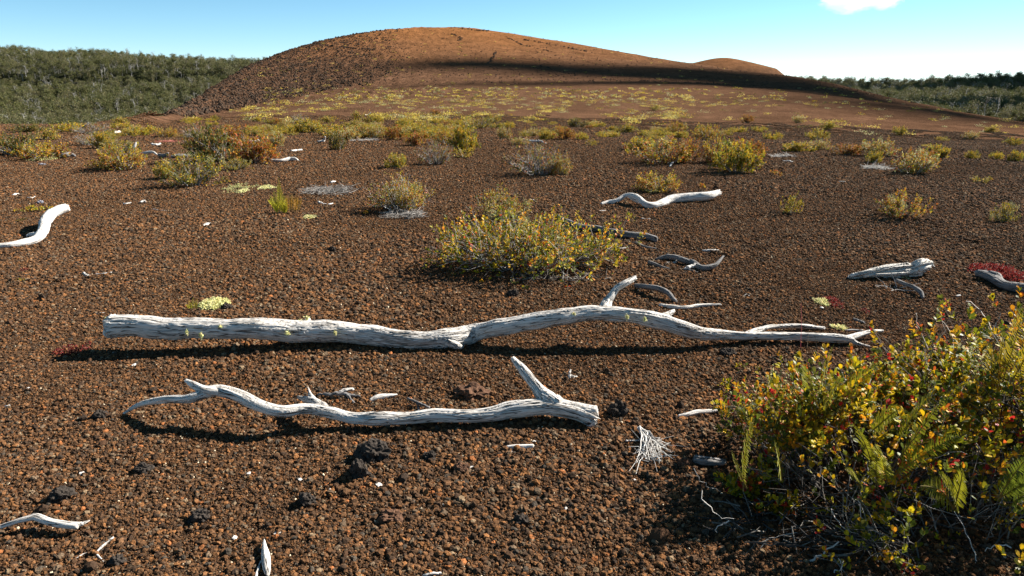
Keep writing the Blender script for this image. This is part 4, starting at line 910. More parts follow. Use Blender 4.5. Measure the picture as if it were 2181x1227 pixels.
tuft('lichen', 'pale lichen around the small red herb patch', 'lichen', 1768, 660, 34, 26, .02, 500, YL, .016, M_LICHEN, 7, LG, lump=.45)
tuft('lichen', 'pale lichen strip below the far left shrubs', 'lichen', 75, 345, 70, 6, .04, 700, PALE, .03, M_LICHEN, 8, LG, lump=.3)
tuft('lichen', 'small lichen patch behind the fork of the longest log', 'lichen', 1790, 706, 46, 10, .018, 500, YL, .016, M_LICHEN, 9, LG, lump=.4)
tuft('lichen', 'tiny lichen patch left of the bent blue grey stick', 'lichen', 1935, 598, 18, 8, .015, 220, YL, .014, M_LICHEN, 10, LG, lump=.3)
RED = [(.14, .014, .013, 3), (.20, .03, .022, 2), (.08, .010, .010, 3), (.20, .08, .055, 1)]
RG = 'creeping red herbs'
tuft('red_herb', 'crimson creeping herb left of the longest log', 'herb', 128, 768, 80, 34, .03, 420, RED, .014, M_LEAF, 21, RG, upright=.8, lump=.42)
tuft('red_herb', 'small red herb patch beside pale lichen, right of centre', 'herb', 1792, 660, 48, 26, .03, 420, RED, .014, M_LEAF, 22, RG, upright=.8, lump=.40)
tuft('red_herb', 'tiny red herb sprig near the dark twig behind the thicket', 'herb', 1850, 672, 20, 12, .02, 110, RED, .013, M_LEAF, 23, RG, upright=.8, lump=.4)
tuft('red_herb', 'dense deep red herb carpet behind the dark charred log', 'herb', 2160, 604, 110, 30, .07, 3000, RED, .018, M_LEAF, 24, RG, upright=.8, lump=0)
tuft('red_herb', 'faint red herb on bare ground at the left', 'herb', 38, 584, 24, 10, .015, 110, RED, .012, M_LEAF, 25, RG, upright=.8, lump=.4)
tuft('red_herb', 'pinkish herb streak behind the far left shrubs', 'herb', 340, 306, 60, 4, .05, 260, [(.42, .16, .12, 2), (.3, .08, .06, 1)], .035, M_LEAF, 26, RG, upright=.8, lump=.3)
SPR = 'small leafy seedlings'
tuft('seedling', 'yellow seedling cluster at the left edge behind the crooked limb', 'seedling', 50, 456, 70, 14, .05, 260, YG, .026, M_LEAF, 31, SPR, upright=1.2, lump=.5)
tuft('seedling', 'yellow green seedling between the longest log and the thicket', 'seedling', 1585, 800, 22, 16, .05, 40, YG, .02, M_LEAF, 32, SPR, upright=1.2, lump=.3)
tuft('seedling', 'yellow seedling left of the foreground thicket', 'seedling', 1548, 843, 18, 20, .06, 50, FOR, .02, M_LEAF, 33, SPR, upright=1.2, lump=.2)
tuft('seedling', 'second small yellow seedling left of the foreground thicket', 'seedling', 1576, 846, 16, 14, .05, 40, FOR, .02, M_LEAF, 34, SPR, upright=1.2, lump=.2)
tuft('seedling', 'thin yellow ground sprig at the left edge, mid height', 'seedling', 35, 602, 45, 5, .012, 90, YG, .014, M_LEAF, 35, SPR, upright=.3, lump=.4)
tuft('seedling', 'orange sprig on bare cinders right of the two large yellow shrubs', 'seedling', 1665, 377, 18, 8, .06, 120, ORR, .03, M_LEAF, 36, SPR, upright=1.0, lump=.2)
tuft('seedling', 'orange sprig behind the wavy white limb', 'seedling', 1500, 404, 16, 5, .05, 90, ORR, .03, M_LEAF, 37, SPR, upright=1.0, lump=.2)
tuft('seedling', 'tiny orange sprout left of the middle shrubs', 'seedling', 778, 460, 10, 4, .05, 50, ORR, .024, M_LEAF, 38, SPR, upright=1.0, lump=0)
tuft('seedling', 'red and yellow sprout behind the thicket top', 'seedling', 2020, 662, 12, 6, .07, 26, [(.5, .06, .03, 1), (.5, .4, .03, 1)], .022, M_LEAF, 39, SPR, upright=1.0, lump=0)
def dead_mat(label, u, v, wpx, dpx, h, n, seed, cols=((.30, .28, .26), (.42, .40, .38), (.20, .18, .17))):
    rng = np.random.default_rng(seed); p = on_ground(u, v); dep = depth_at(p); w = wpx * dep / FPX; d = on_ground(u, v - dpx).y - p.y
    base = np.array([p.x, p.y + d / 2, tz(p.x, p.y + d / 2)]); ch = []
    for i in range(n):
        a = rng.random() * 6.283; q = math.sqrt(rng.random()) * (.45 + .75 * float(vn(a * 1.6, seed * 3.3))); c = np.array([math.cos(a) * q * w / 2, math.sin(a) * q * d / 2, rng.uniform(.008, h)])
        dv = rng.normal(0, 1, 3) * np.array([1, .8, .25]); dv *= rng.uniform(.03, .09) / np.linalg.norm(dv)
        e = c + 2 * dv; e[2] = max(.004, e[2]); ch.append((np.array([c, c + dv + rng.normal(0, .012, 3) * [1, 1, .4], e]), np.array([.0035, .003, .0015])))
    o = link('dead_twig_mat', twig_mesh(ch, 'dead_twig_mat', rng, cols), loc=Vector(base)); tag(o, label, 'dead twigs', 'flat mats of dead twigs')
dead_mat('flat grey mat of dead twigs right of the lone fern clump', 680, 424, 130, 22, .07, 420, 1, ((.2, .185, .17), (.3, .28, .26), (.13, .115, .1)))
dead_mat('greyish dead twigs below the silvery orange shrub', 860, 470, 110, 18, .05, 240, 2, ((.2, .185, .17), (.3, .28, .26), (.13, .115, .1)))
dead_mat('white dead twig strip left of the pale orange shrub on the right', 1875, 364, 60, 6, .05, 350, 3, ((.34, .32, .3), (.44, .42, .39)))
dead_mat('pale dead twig strip right of the two large yellow shrubs', 1672, 337, 46, 3, .04, 200, 4, ((.34, .32, .3), (.44, .42, .39)))
dead_mat('dead twigs and litter at the dark foot of the largest middle shrub', 1180, 603, 300, 16, .02, 200, 5, ((.10, .085, .07), (.2, .18, .16), (.05, .04, .035)))
dead_mat('thin whitish litter in front of the bent blue grey stick', 1908, 624, 44, 14, .012, 16, 6, ((.34, .32, .3), (.42, .4, .37)))
dead_mat('white dead twig line left of the orange domes, far middle', 775, 303, 90, 3, .05, 300, 7, ((.34, .32, .3), (.44, .42, .39)))
dead_mat('litter and twigs coloured dark as shade under the foreground thicket', 1800, 1215, 560, 150, .06, 130, 8, ((.06, .055, .05), (.13, .12, .105), (.03, .027, .025)))  # litter colours darkened to stand in for shade at the thicket's foot
def big_twigs(label, lst, seed, group='bare arching twigs'):
    rng = np.random.default_rng(seed); ch = []
    for (u0, v0, u1, v1, u2, v2, Y, r) in lst:
        a, b, c = [np.array(at_Y(*q, Y)) for q in ((u0, v0), (u1, v1), (u2, v2))]
        t = np.linspace(0, 1, 9)[:, None]; b2 = 2 * b - (a + c) / 2; cc = (1 - t) ** 2 * a + 2 * t * (1 - t) * b2 + t ** 2 * c + rng.normal(0, .004, (9, 3)); ch.append((cc, np.linspace(r, r * .4, 9)))
    base = ch[0][0][0].copy(); base[2] = tz(base[0], base[1]); ch = [(c - base, r) for c, r in ch]
    o = link('bare_twigs', twig_mesh(ch, 'bare_twigs', rng, ((.52, .49, .45), (.38, .35, .32))), loc=Vector(base)); tag(o, label, 'twigs', group)
big_twigs('bare grey twigs arching above the back of the foreground thicket', [(2120, 720, 2095, 670, 2060, 640, 2.9, .003), (2110, 700, 2125, 680, 2133, 665, 2.9, .002), (2125, 722, 2118, 700, 2122, 690, 2.9, .002), (1975, 740, 1955, 690, 1952, 665, 3.0, .002), (1990, 730, 2010, 700, 2000, 660, 3.0, .0018), (2030, 750, 2020, 700, 1990, 680, 3.0, .0022), (2060, 760, 2080, 720, 2100, 700, 2.9, .003), (2045, 745, 2035, 705, 2050, 680, 3.0, .0018)], 1)
big_twigs('long pale bare twigs hanging in the dark foot of the thicket', [(2093, 1215, 2065, 1150, 2035, 1095, 1.95, .0026), (1830, 1060, 1840, 1110, 1880, 1140, 2.0, .0022), (1770, 1090, 1800, 1125, 1835, 1140, 2.0, .002), (1555, 1110, 1530, 1120, 1522, 1135, 2.1, .0028), (1490, 1045, 1520, 1090, 1560, 1105, 2.1, .002), (1480, 1000, 1500, 1030, 1535, 1045, 2.2, .0018), (2150, 1165, 2120, 1160, 2095, 1175, 1.95, .003), (1690, 1200, 1740, 1185, 1785, 1155, 1.98, .006), (1780, 1225, 1790, 1205, 1790, 1190, 1.9, .0025), (1610, 1180, 1640, 1150, 1700, 1130, 2.05, .0018), (1950, 1000, 1990, 970, 2060, 965, 2.2, .0022), (1845, 970, 1850, 1010, 1835, 1038, 2.2, .0018)], 2)
# grass like flower stalks crossing the log
def stalk(label, u, v0, v1, Y, m):
    a = np.array(at_Y(u, v0, Y)); b = np.array(at_Y(u + 3, v1, Y)); a[2] = tz(a[0], a[1])
    c = np.array([a, (a + b) / 2 + [.004, 0, 0], b]) - a; rng = np.random.default_rng(int(u)); 
    o = link('dry_stalk', twig_mesh([(c, np.array([.0012, .001, .0008]))], 'dry_stalk', rng, (m,)), loc=Vector(a)); tag(o, label, 'stalk', 'thin dry stalks')
Ys = on_ground(1700, 745).y
stalk('thin reddish dry stalk in front of the longest log, right part', 1703, 760, 645, Ys, (.25, .05, .07)); stalk('faint dry stalk just right of the reddish stalk', 1718, 745, 705, Ys, (.25, .18, .12)); stalk('short dark stalk in front of the middle of the longest log', 1491, 740, 700, Ys, (.15, .12, .09)); stalk('thin yellowish stalk under the left end of the longest log', 271, 750, 725, on_ground(271, 751).y, (.4, .38, .2))
# lichen on the long log
def log_lichen(spots):
    for i, (u, v, w, hgt, h) in enumerate(spots):
        rng = np.random.default_rng(60 + i); p = on_ground(u, v, h); k = 90
        sz = np.array([w, w * .5, hgt]) * .5 * depth_at(p) / FPX
        P = rng.normal(0, .33, (k, 3)) * sz + np.array([0, -.012, 0])
        V, F, C = leaf_arrays(P, rng.normal(0, 1, (k, 3)) + [0, 0, -.6], rng.normal(0, 1, (k, 3)), rng.uniform(.006, .014, k), pal_pick(rng, YL, k), OUT4)
        link('lichen', mesh_np('lichen', V, F, [M_LICHEN], C), log, loc=Vector(p) - log.location)
log_lichen([(655, 676, 12, 14, .17), (430, 712, 8, 22, .15), (400, 706, 5, 16, .16), (400, 687, 12, 8, .18), (620, 690, 22, 8, .15), (613, 708, 12, 12, .13), (470, 693, 6, 6, .17), (715, 707, 8, 14, .12), (229, 677, 6, 6, .18), (1335, 673, 9, 14, .22), (1373, 678, 6, 14, .21), (1222, 667, 8, 6, .22), (640, 682, 30, 4, .155)])

# ------------------------------------------------------------------ shrubs of the middle distance
SH = [
 (20, 335, 130, 52, 'olive', 'dark olive shrub cut by the left picture edge'), (66, 344, 120, 42, 'mixed', 'grey green shrub right of the dark edge shrub, far left'), (95, 300, 60, 22, 'lowdry', 'dim brown shrub at the far left forest edge'),
 (40, 285, 90, 22, 'olive', 'dark brown shrub band at the far left edge'), (135, 283, 80, 18, 'low', 'yellow low shrub before the left forest'), (185, 288, 90, 28, 'twiggy', 'grey brown shrub before the left forest'), (250, 275, 50, 12, 'low', 'low yellow shrub at the brown ground edge, left'), (255, 266, 42, 14, 'lowdry', 'orange topped shrub against the left forest trunks'),
 (185, 312, 80, 32, 'twiggy', 'grey dead-twigged shrub at left'), (212, 318, 60, 38, 'yellow', 'green yellow shrub next to the grey dead-twigged shrub'), (250, 366, 115, 58, 'mixed', 'yellow green shrub below the distant upright white branch'), (238, 332, 90, 34, 'lichen', 'pale green shrub around the distant upright white branch'), (205, 364, 60, 30, 'orangesparse', 'sparse reddish sprawl left of the yellow green shrub'),
 (392, 404, 145, 76, 'lichen', 'green shrub with pale lichen and spreading dead stems, left'), (345, 385, 60, 44, 'yellow', 'yellow shrub joined to the left side of the lichen shrub'), (450, 350, 150, 84, 'olive', 'large dark olive shrub, left of centre'), (480, 316, 110, 48, 'orange', 'golden topped shrub behind the large olive shrub'), (532, 354, 130, 66, 'orange', 'rust red shrub right of the large olive shrub'), (495, 366, 70, 28, 'lichen', 'pale green low shrub in front of the rust red shrub'),
 (350, 294, 50, 24, 'mixed', 'small olive shrub, left, among three in a row'), (408, 296, 60, 26, 'twiggy', 'small brown shrub, right one among three in a row'), (300, 290, 60, 20, 'low', 'flat yellow shrub left of the row of three'), (575, 316, 62, 34, 'pale', 'pale lichen covered shrub by the white double lump'), (605, 280, 30, 22, 'pale', 'small whitish shrub on the open brown ground'), (560, 283, 90, 14, 'low', 'thin yellow shrub strip on open brown ground'),
 (716, 322, 46, 42, 'olive', 'small upright dark green shrub behind the far white stick'), (705, 290, 74, 26, 'yellow', 'bright yellow shrub above the upright dark green shrub'), (768, 296, 60, 30, 'lichen', 'pale olive shrub between yellow and orange ones'), (800, 298, 50, 30, 'pale', 'pale yellow shrub touching the orange dome left of centre'), (838, 301, 54, 34, 'orange', 'dark orange domed shrub left of centre'), (885, 313, 62, 34, 'orange', 'rusty brown shrub right of the dark orange dome'),
 (985, 325, 80, 62, 'yellow', 'tall bright yellow green shrub, centre'), (945, 310, 80, 40, 'orangesparse', 'orange flecked shrub left of the tall bright one'), (925, 353, 92, 56, 'twiggy', 'grey twiggy shrub in front of the tall bright yellow shrub'), (985, 338, 60, 30, 'sparse', 'sparse green sprays right of the grey twiggy shrub'), (846, 360, 64, 34, 'yellow', 'small yellow shrub left of the grey twiggy shrub'),
 (1145, 378, 150, 74, 'twiggy', 'wide grey olive shrub with dark base, centre right'), (1195, 376, 60, 40, 'pale', 'pale lichen lump at the right end of the wide grey olive shrub'), (1200, 301, 58, 33, 'orange', 'dome shaped bright orange shrub'), (1160, 300, 36, 22, 'yellow', 'small yellow shrub left of the bright orange dome'), (1075, 298, 40, 26, 'pale', 'pale green shrub far centre'), (1130, 292, 50, 18, 'pale', 'whitish shrub above the wavy white stick'), (1240, 300, 40, 16, 'low', 'low yellow shrub right of the bright orange dome'), (1110, 310, 50, 16, 'pale', 'silvery shrub at the left end of the wavy white stick'), (1262, 312, 36, 18, 'sparse', 'sparse yellow sprout right of the bright orange dome'),
 (1410, 354, 150, 68, 'orangesparse', 'left one of the two large yellow orange shrubs'), (1465, 350, 70, 56, 'orange', 'orange right shoulder of the left large shrub'), (1375, 322, 90, 30, 'yellow', 'yellow shrub behind the left large shrub'), (1580, 373, 128, 72, 'yellow', 'right one of the two large yellow orange shrubs, nearer'), (1545, 352, 100, 58, 'mixed', 'mixed green shrub joining the two large ones'), (1600, 340, 90, 44, 'orange', 'golden orange shrub behind the right large one'), (1410, 413, 122, 46, 'mixed', 'green shrub beyond the wavy white limb'),
 (1690, 459, 58, 52, 'sparse', 'small sprightly yellow shrub alone on cinders, right'), (1943, 471, 115, 66, 'orangesparse', 'open yellow tipped shrub with visible stems, right'), (2148, 477, 58, 46, 'lichen', 'small orange topped pale shrub near the right edge'), (1962, 374, 104, 48, 'pale', 'pale pinkish shrub with orange top, right'), (1975, 360, 80, 40, 'orange', 'orange leaved shrub behind the pale pinkish shrub'),
 (1885, 336, 90, 36, 'pale', 'whitish bare looking shrub at right'), (1868, 350, 50, 28, 'yellow', 'bright yellow shrub in front of the whitish bare shrub'), (1815, 334, 70, 28, 'orange', 'reddish orange shrub left of the whitish bare shrub'), (1700, 326, 80, 24, 'yellow', 'yellow strip shrub far right of the two large shrubs'), (1755, 322, 60, 22, 'pale', 'pale yellow shrub strip, right'), (2008, 340, 66, 32, 'yellow', 'round yellow shrub behind the white breasted bird'),
 (2076, 340, 36, 20, 'yellow', 'small yellow shrub right of the bird shrub'), (2128, 341, 36, 15, 'low', 'flat yellow shrub second from the right edge'), (2172, 346, 40, 26, 'yellow', 'yellow shrub cut by the right picture edge'), (2100, 392, 52, 20, 'sparse', 'low spindly olive shrub on bare ground, right'), (590, 266, 32, 15, 'orange', 'round orange shrub on the open slope left of centre'), (455, 258, 24, 12, 'lowgreen', 'little dark footed shrub on the left slope'), (545, 260, 30, 10, 'low', 'little yellow shrub left of the round orange one'),
 (925, 246, 30, 13, 'orange', 'small orange shrub on the middle slope'), (760, 258, 36, 18, 'lowdry', 'straw coloured shrub by the far white hooked stick'), (805, 262, 26, 10, 'low', 'small yellow mound on the open middle slope'), (866, 263, 20, 10, 'low', 'tiny yellow mound right of the small yellow mound'), (1395, 236, 26, 10, 'lowgreen', 'dark green shrub on the right slope, larger than its neighbours'), (1770, 278, 40, 18, 'lowgreen', 'olive shrub on the right slope by white twigs'), (1920, 290, 36, 20, 'lowgreen', 'olive pair shrub on the right slope'), (2115, 283, 36, 12, 'lowdry', 'brown yellow shrub near the right edge slope'), (2165, 312, 40, 18, 'lowgreen', 'olive grey shrub near the right edge, dark ground'), (2072, 298, 40, 16, 'pale', 'pale shrub on dark ground right'), (1340, 285, 50, 20, 'lowgreen', 'yellow green shrub beyond the left large shrub'), (1650, 300, 50, 16, 'low', 'yellow shrub on dark ground beyond the large shrubs'),
]
for q in SH:
    u, v, w, h, k, lab = q[:6]; shrub_at(u, v, w, h, k, lab, rz=random.Random(u * 7 + v).choice([0, 3.14]) if k in ('twiggy', 'lichen', 'pale') else random.Random(u).uniform(0, 6.28))
# smaller shrubs of the slope, individually, then the uncountable rest
def density(u, v):
    if v < 188: return .12 if u > 520 else 0
    c = 1.0 if 480 < u < 1480 else (.33 if u >= 1480 else (.5 if v > 240 else 0))
    if v > 236: c *= .55
    if v > 262: c *= .5
    if v > 296: c *= .12
    if u < 560 and v < 262 - (u - 370) * .22: return 0
    if u > 1480 and v < 185 + (u - 1480) * .115: return .10
    return c * (max(.05, (float(vn(u / 45, v / 7, 71)) - .38) * 2.6) if v > 225 else .25 + .5 * float(vn(u / 40, v / 6, 71)))
rr = random.Random(12); pts = []
while len(pts) < 1750:
    u, v = rr.uniform(200, 2260), rr.uniform(70, 338)
    if v < 185 and rr.random() < .55: continue
    if rr.random() < density(u, v):
        p = on_ground(u, v)
        if p.y < 330 and p.y > 19: pts.append((u, v, p))
pts.sort(key=lambda q: q[2].y)
NI = 205
KW = {'low': 'flat yellow', 'lowdry': 'straw coloured', 'lowgreen': 'olive green', 'yellow': 'bushy yellow green', 'orange': 'rounded orange', 'pale': 'pale silvery'}
for i, (u, v, p) in enumerate(pts[:NI]):
    k = rr.choices(['low', 'lowdry', 'lowgreen', 'yellow', 'orange', 'pale'], [4, 2, 2.4, 2, .7, 1.4])[0]
    o = proto(k); w = rr.uniform(.32, .88) * (1 if k != 'orange' else .8) * (1 + max(0, p.y - 25) * .012); o.location = (p.x, p.y, tz(p.x, p.y) - .01); o.scale = (w, w * .9, w * rr.uniform(.55, .95)); o.rotation_euler = (0, 0, rr.uniform(0, 6.28)); o.name = 'shrub'
    zone = 'left of the cone' if u < 620 else ('in front of the hill centre' if u < 1150 else ('between centre and right' if u < 1600 else 'on the open right slope'))
    near = 'nearer' if p.y < 26 else ('mid-slope' if p.y < 40 else 'distant'); sz = 'small' if w < .5 else ('medium' if w < .75 else 'wide')
    tag(o, '%s %s shrub, %s %s' % (sz, KW[k], near, zone), 'shrub', 'scattered small shrubs of the plain')
def far_cover(pts):
    rng = np.random.default_rng(9); P, A, Nn, Ln, C = [], [], [], [], []
    GOLD = [(.52, .38, .05, 3), (.60, .48, .14, 2), (.38, .29, .05, 2)]; pals = [YG, GOLD, GOLD, OLV, PALE]
    for (u, v, p) in pts:
        k = 60 if p.y < 80 else 24; w = rng.uniform(.3, 1.0) * (1.2 if p.y > 120 else 1); pal = pals[rng.integers(5)] if p.y < 150 else pals[rng.integers(2, 4)]
        q = rng.normal(0, .28, (k, 3)) * np.array([w, w * .8, 0]); q[:, 2] = np.abs(rng.normal(0, .10, k)) * w
        q[:, 2] += tz(p.x, p.y); q[:, 0] += p.x; q[:, 1] += p.y
        P.append(q); A.append(rng.normal(0, 1, (k, 3)) + [0, 0, .5]); Nn.append(rng.normal(0, 1, (k, 3)) + [0, 0, .8]); Ln.append(rng.uniform(.6, 1.3, k) * (.07 if p.y < 80 else .15) * w ** .5); C.append(pal_pick(rng, pal, k))
    V, F, K = leaf_arrays(*[np.concatenate(x) for x in (P, A, Nn, Ln, C)], OUT7)
    o = link('ground_cover', mesh_np('ground_cover', V, F, [M_LEAF], K)); tag(o, 'countless tiny yellow and olive tufts dotting the distant slope and hill', 'ground cover', kind='stuff')
far_cover(pts[NI:])
for k in list(PROTO): # the first of each kind is the source of the copies: give it a place too
    o = PROTO[k]; u, v = {'yellow': (660, 283), 'orange': (1590, 262), 'olive': (1230, 272), 'mixed': (1500, 300), 'lichen': (1025, 276), 'twiggy': (640, 262), 'pale': (1700, 262), 'sparse': (1740, 300), 'orangesparse': (1440, 284), 'low': (885, 276), 'lowdry': (700, 262), 'lowgreen': (1050, 262)}[k]
    p = on_ground(u, v); o.location = (p.x, p.y, tz(p.x, p.y)); o.scale = (.9, .8, .9)
    lab = {'yellow': 'bushy yellow shrub above the far white stick', 'orange': 'orange shrub at the edge of the right slope', 'olive': 'olive shrub beyond the bright orange dome', 'mixed': 'mottled shrub beyond the two large yellow shrubs', 'lichen': 'lichen grown shrub beyond the tall bright yellow one', 'twiggy': 'grey twiggy shrub on the open left slope', 'pale': 'silvery shrub on the right slope', 'sparse': 'thin sprig shrub beyond the right shrubs', 'orangesparse': 'thin orange tipped shrub beyond the left large shrub', 'low': 'flat yellow tuft between dark orange dome and slope', 'lowdry': 'straw tuft left of the far white hooked stick', 'lowgreen': 'olive tuft in the middle of the plain'}[k]
    tag(o, lab, 'shrub', 'low shrubs on the cinder plain')

# ------------------------------------------------------------------ bird
def bird():
    base = on_ground(2010, 338); base.z = tz(base.x, base.y); s = 22 * depth_at(base) / FPX / .25
    def E(p): return np.array(p, float) * s
    parts = []
    spine = [(-.135, 0, .075), (-.10, 0, .085), (-.05, 0, .105), (0, 0, .125), (.035, 0, .150), (.055, 0, .180), (.055, 0, .205), (.05, 0, .228), (.03, 0, .238)]
    rad = [.008, .018, .038, .050, .050, .036, .024, .026, .018]
    C = catmull([E(p) for p in spine], 5); r = catmull([[x * s] * 3 for x in rad], 5)[:, 0]; parts.append(tube_arrays(C, r, 14))
    C = catmull([E(p) for p in [(.035, 0, .236), (.010, 0, .232), (-.008, 0, .226)]], 3); parts.append(tube_arrays(C, np.linspace(.009, .002, len(C)) * s, 8))
    for y in (-.02, .02):
        C = catmull([E(p) for p in [(.0, y, .10), (.012, y, .05), (.005, y, .004), ]], 4); parts.append(tube_arrays(C, np.linspace(.012, .005, len(C)) * s, 8))
        C = catmull([E(p) for p in [(.0, y, .005), (.025, y, .003)]], 3); parts.append(tube_arrays(C, np.full(len(C), .005) * s, 6))
    V, F = voxel_union(parts, .0045 * s); q = V / s
    col = np.repeat([[.06, .045, .035]], len(V), 0)
    breast = (q[:, 0] > .012) & (q[:, 2] > .085) & (q[:, 2] < .222); col[breast] = (.62, .58, .48)
    head = (q[:, 2] > .214); col[head] = (.015, .013, .012); col[q[:, 2] < .075] = (.03, .03, .035)
    o = link('bird', mesh_np('bird', V, [F], [make_col_mat('feather')], col, smooth=True), loc=base); o.rotation_euler = (0, 0, R(-12))
    tag(o, 'small bird with white breast and black head standing at a yellow shrub', 'bird')
bird()

# ------------------------------------------------------------------ forest
def tree_geo(seed, H=9.0, kind=0):
    rng = np.random.default_rng(seed); ch = []
    tr = np.array([[0, 0, -.5], [rng.normal(0, .2), 0, H * .3], [rng.normal(0, .35), rng.normal(0, .3), H * .6], [rng.normal(0, .5), rng.normal(0, .4), H * .88]])
    C = catmull(tr, 4); ch.append((C, np.linspace(.20, .05, len(C)))); blobs = []
    for i in range(9 if kind != 2 else 7):
        t = rng.uniform(.35, .95); p = C[int(t * (len(C) - 1))]; a = rng.random() * 6.283; l = H * rng.uniform(.12, .30) * (1.25 - t * .6)
        e = p + np.array([math.cos(a) * l, math.sin(a) * l, l * rng.uniform(.3, 1.0)]); ch.append((np.array([p, (p + e) / 2 + [0, 0, -.1], e]), np.array([.08, .06, .03]))); blobs.append((e, rng.uniform(.7, 1.25)))
    blobs.append((C[-1], 1.2)); blobs.append((C[-3], 1.3))
    P, S = [], []
    per = 46 if kind != 2 else 7
    for c, r in blobs:
        q = rng.normal(0, .55, (per, 3)) * r * np.array([1.15, 1.15, .8]); P.append(c + q)
    P = np.concatenate(P); k = len(P)
    pal = [[(.075, .078, .024, 3), (.105, .102, .032, 3), (.05, .054, .018, 2), (.14, .13, .05, 1)], [(.125, .115, .045, 3), (.15, .13, .065, 2), (.08, .08, .03, 3)], [(.16, .15, .12, 2), (.10, .095, .06, 2)]][kind]
    lf = leaf_arrays(P, rng.normal(0, 1, (k, 3)), rng.normal(0, .7, (k, 3)) + [0, 0, 1.0], rng.uniform(.35, .75, k), pal_pick(rng, pal, k), OUT4, .2)
    col = ((.13, .125, .115),) if kind != 2 else ((.26, .25, .24),)
    tw = twig_mesh(ch, 'trunk', rng, col)
    return tw, mesh_np('crown', lf[0], lf[1], [M_TREE], lf[2])
TREES = [tree_geo(200 + i, 9.0 + (i % 3) * 1.2, [0, 0, 1, 0, 1, 2, 0, 0][i]) for i in range(8)]
def joined(tw, cr):
    bm = bmesh.new(); bm.from_mesh(tw); nf = len(bm.faces); bm.from_mesh(cr)
    for f in bm.faces: f.material_index = 0
    bm.faces.ensure_lookup_table()
    for i, f in enumerate(bm.faces): f.material_index = 0 if i < nf else 1
    me = bpy.data.meshes.new('forest_tree'); bm.to_mesh(me); bm.free(); me.materials.append(M_TWIG); me.materials.append(M_TREE); return me
TJ = [joined(*t) for t in TREES]
def forest():
    rng = np.random.default_rng(31); P, S = [], []
    def fill(s0, s1, y0, y1, step, sc):
        y = y0
        while y < y1:
            st_ = step * (1 + (y - y0) / (y1 - y0) * .5); n = int((s1 - s0) * y / st_) + 1
            xs = np.linspace(s0, s1, n) * y + rng.uniform(-.5, .5, n) * st_; ys = y + rng.uniform(-.5, .5, n) * st_
            P.append(np.stack([xs, ys], 1)); S.append(np.full(n, sc) * rng.uniform(.6, 1.25, n)); y += st_ * .9
    fill(-1.15, -.28, 352, 560, 5.0, .95); fill(-1.25, -.22, 560, 720, 5.4, .95); fill(-1.25, -.2, 720, 1130, 8.0, 1.05)
    fill(.36, 1.15, 345, 560, 5.2, 1.0); fill(.34, 1.2, 560, 720, 5.6, 1.0); fill(.33, 1.2, 720, 1130, 8.5, 1.05)
    P = np.concatenate(P); S = np.concatenate(S)
    keep = vn(P[:, 0] / 26, P[:, 1] / 26, 8) > .10; keep &= np.hypot(P[:, 0] - SMALL.x, P[:, 1] - SMALL.y) > 62; P, S = P[keep], S[keep]
    z = terrain(P[:, 0], P[:, 1]); rot = np.zeros((len(P), 3)); rot[:, 2] = rng.uniform(0, 6.28, len(P))
    S = S * (.75 + .5 * vn(P[:, 0] / 40, P[:, 1] / 40, 55))
    print('TREES', len(P))
    gn_scatter('forest', np.column_stack([P, z]), rot, S, TJ, 'dense grey green native forest covering the basin and the ridges behind the hill', M_TREE)
forest()
# nearest rows: each tree a thing of its own
rt = random.Random(3); proto_tree = []
for i, (tw, cr) in enumerate(TREES):
    r = link('tree', None, loc=(0, 0, 0)); link('trunk', tw, r); link('crown', cr, r); proto_tree.append(r)
spots = [('l', -.98 + i * .0135) for i in range(46)] + [('r', .56 + i * .013) for i in range(26)]
kindn = ['dark green', 'dark green', 'yellowish green', 'dark green', 'yellowish green', 'nearly leafless grey', 'dark green', 'dark green']
used = set()
for j, (side, s_) in enumerate(spots):
    i = 5 if rt.random() < .12 else rt.choice([0, 1, 2, 3, 4, 6, 7]); y = rt.uniform(322, 350); x = s_ * y + rt.uniform(-1.5, 1.5)
    if i in used: o = copy_tree(proto_tree[i])
    else: o = proto_tree[i]; used.add(i)
    k = rt.uniform(.95, 1.35); o.location = (x, y, tz(x, y)); o.rotation_euler = (0, 0, rt.uniform(0, 6.28)); o.scale = (k * .9, k * .9, k * 1.1); o.name = 'tree'
    tag(o, '%s tree in the front row of the forest, %s' % (kindn[i], 'beyond the left ground edge' if side == 'l' else 'beyond the dark right slope'), 'tree', 'front row trees of the %s forest' % ('left' if side == 'l' else 'right'))
for i, r in enumerate(proto_tree):
    if i not in used:
        for c in list(r.children): bpy.data.objects.remove(c)
        bpy.data.objects.remove(r)

# ------------------------------------------------------------------ clouds
mc, nt, out = mat('cloud'); b = N(nt, 'ShaderNodeBsdfPrincipled', Roughness=1.0); b.inputs['Base Color'].default_value = (.8, .8, .8, 1); b.inputs['Specular IOR Level'].default_value = 0; tb = N(nt, 'ShaderNodeBsdfTransparent'); mxs = N(nt, 'ShaderNodeMixShader'); mxs.inputs[0].default_value = .42; L(nt, b.outputs[0], mxs.inputs[1]); L(nt, tb.outputs[0], mxs.inputs[2]); L(nt, mxs.outputs[0], out.inputs[0])
def shade_cloud(name, blobs, seed):
    """a low cumulus off to the sunward side, whose shadow lies on the hill"""
    rng = np.random.default_rng(seed); V, F, off = [], [], 0
    for (u, v, rx, ry) in blobs:
        g = on_ground(u, v); c = g + SUN_DIR * ((1050 - g.z) / SUN_DIR.z)
        d = np.array([1 + .35 * mnoise.noise(Vector(q * 1.6) + Vector((u, v, 0))) for q in IV3])
        V.append(IV3 * d[:, None] * np.array([rx, ry, min(rx, ry) * .5]) + np.array(c)); F.append(IF3 + off); off += len(IV3)
    o = link(name, mesh_np(name, np.vstack(V), np.vstack(F), [mc], smooth=True)); tag(o, kind='structure')
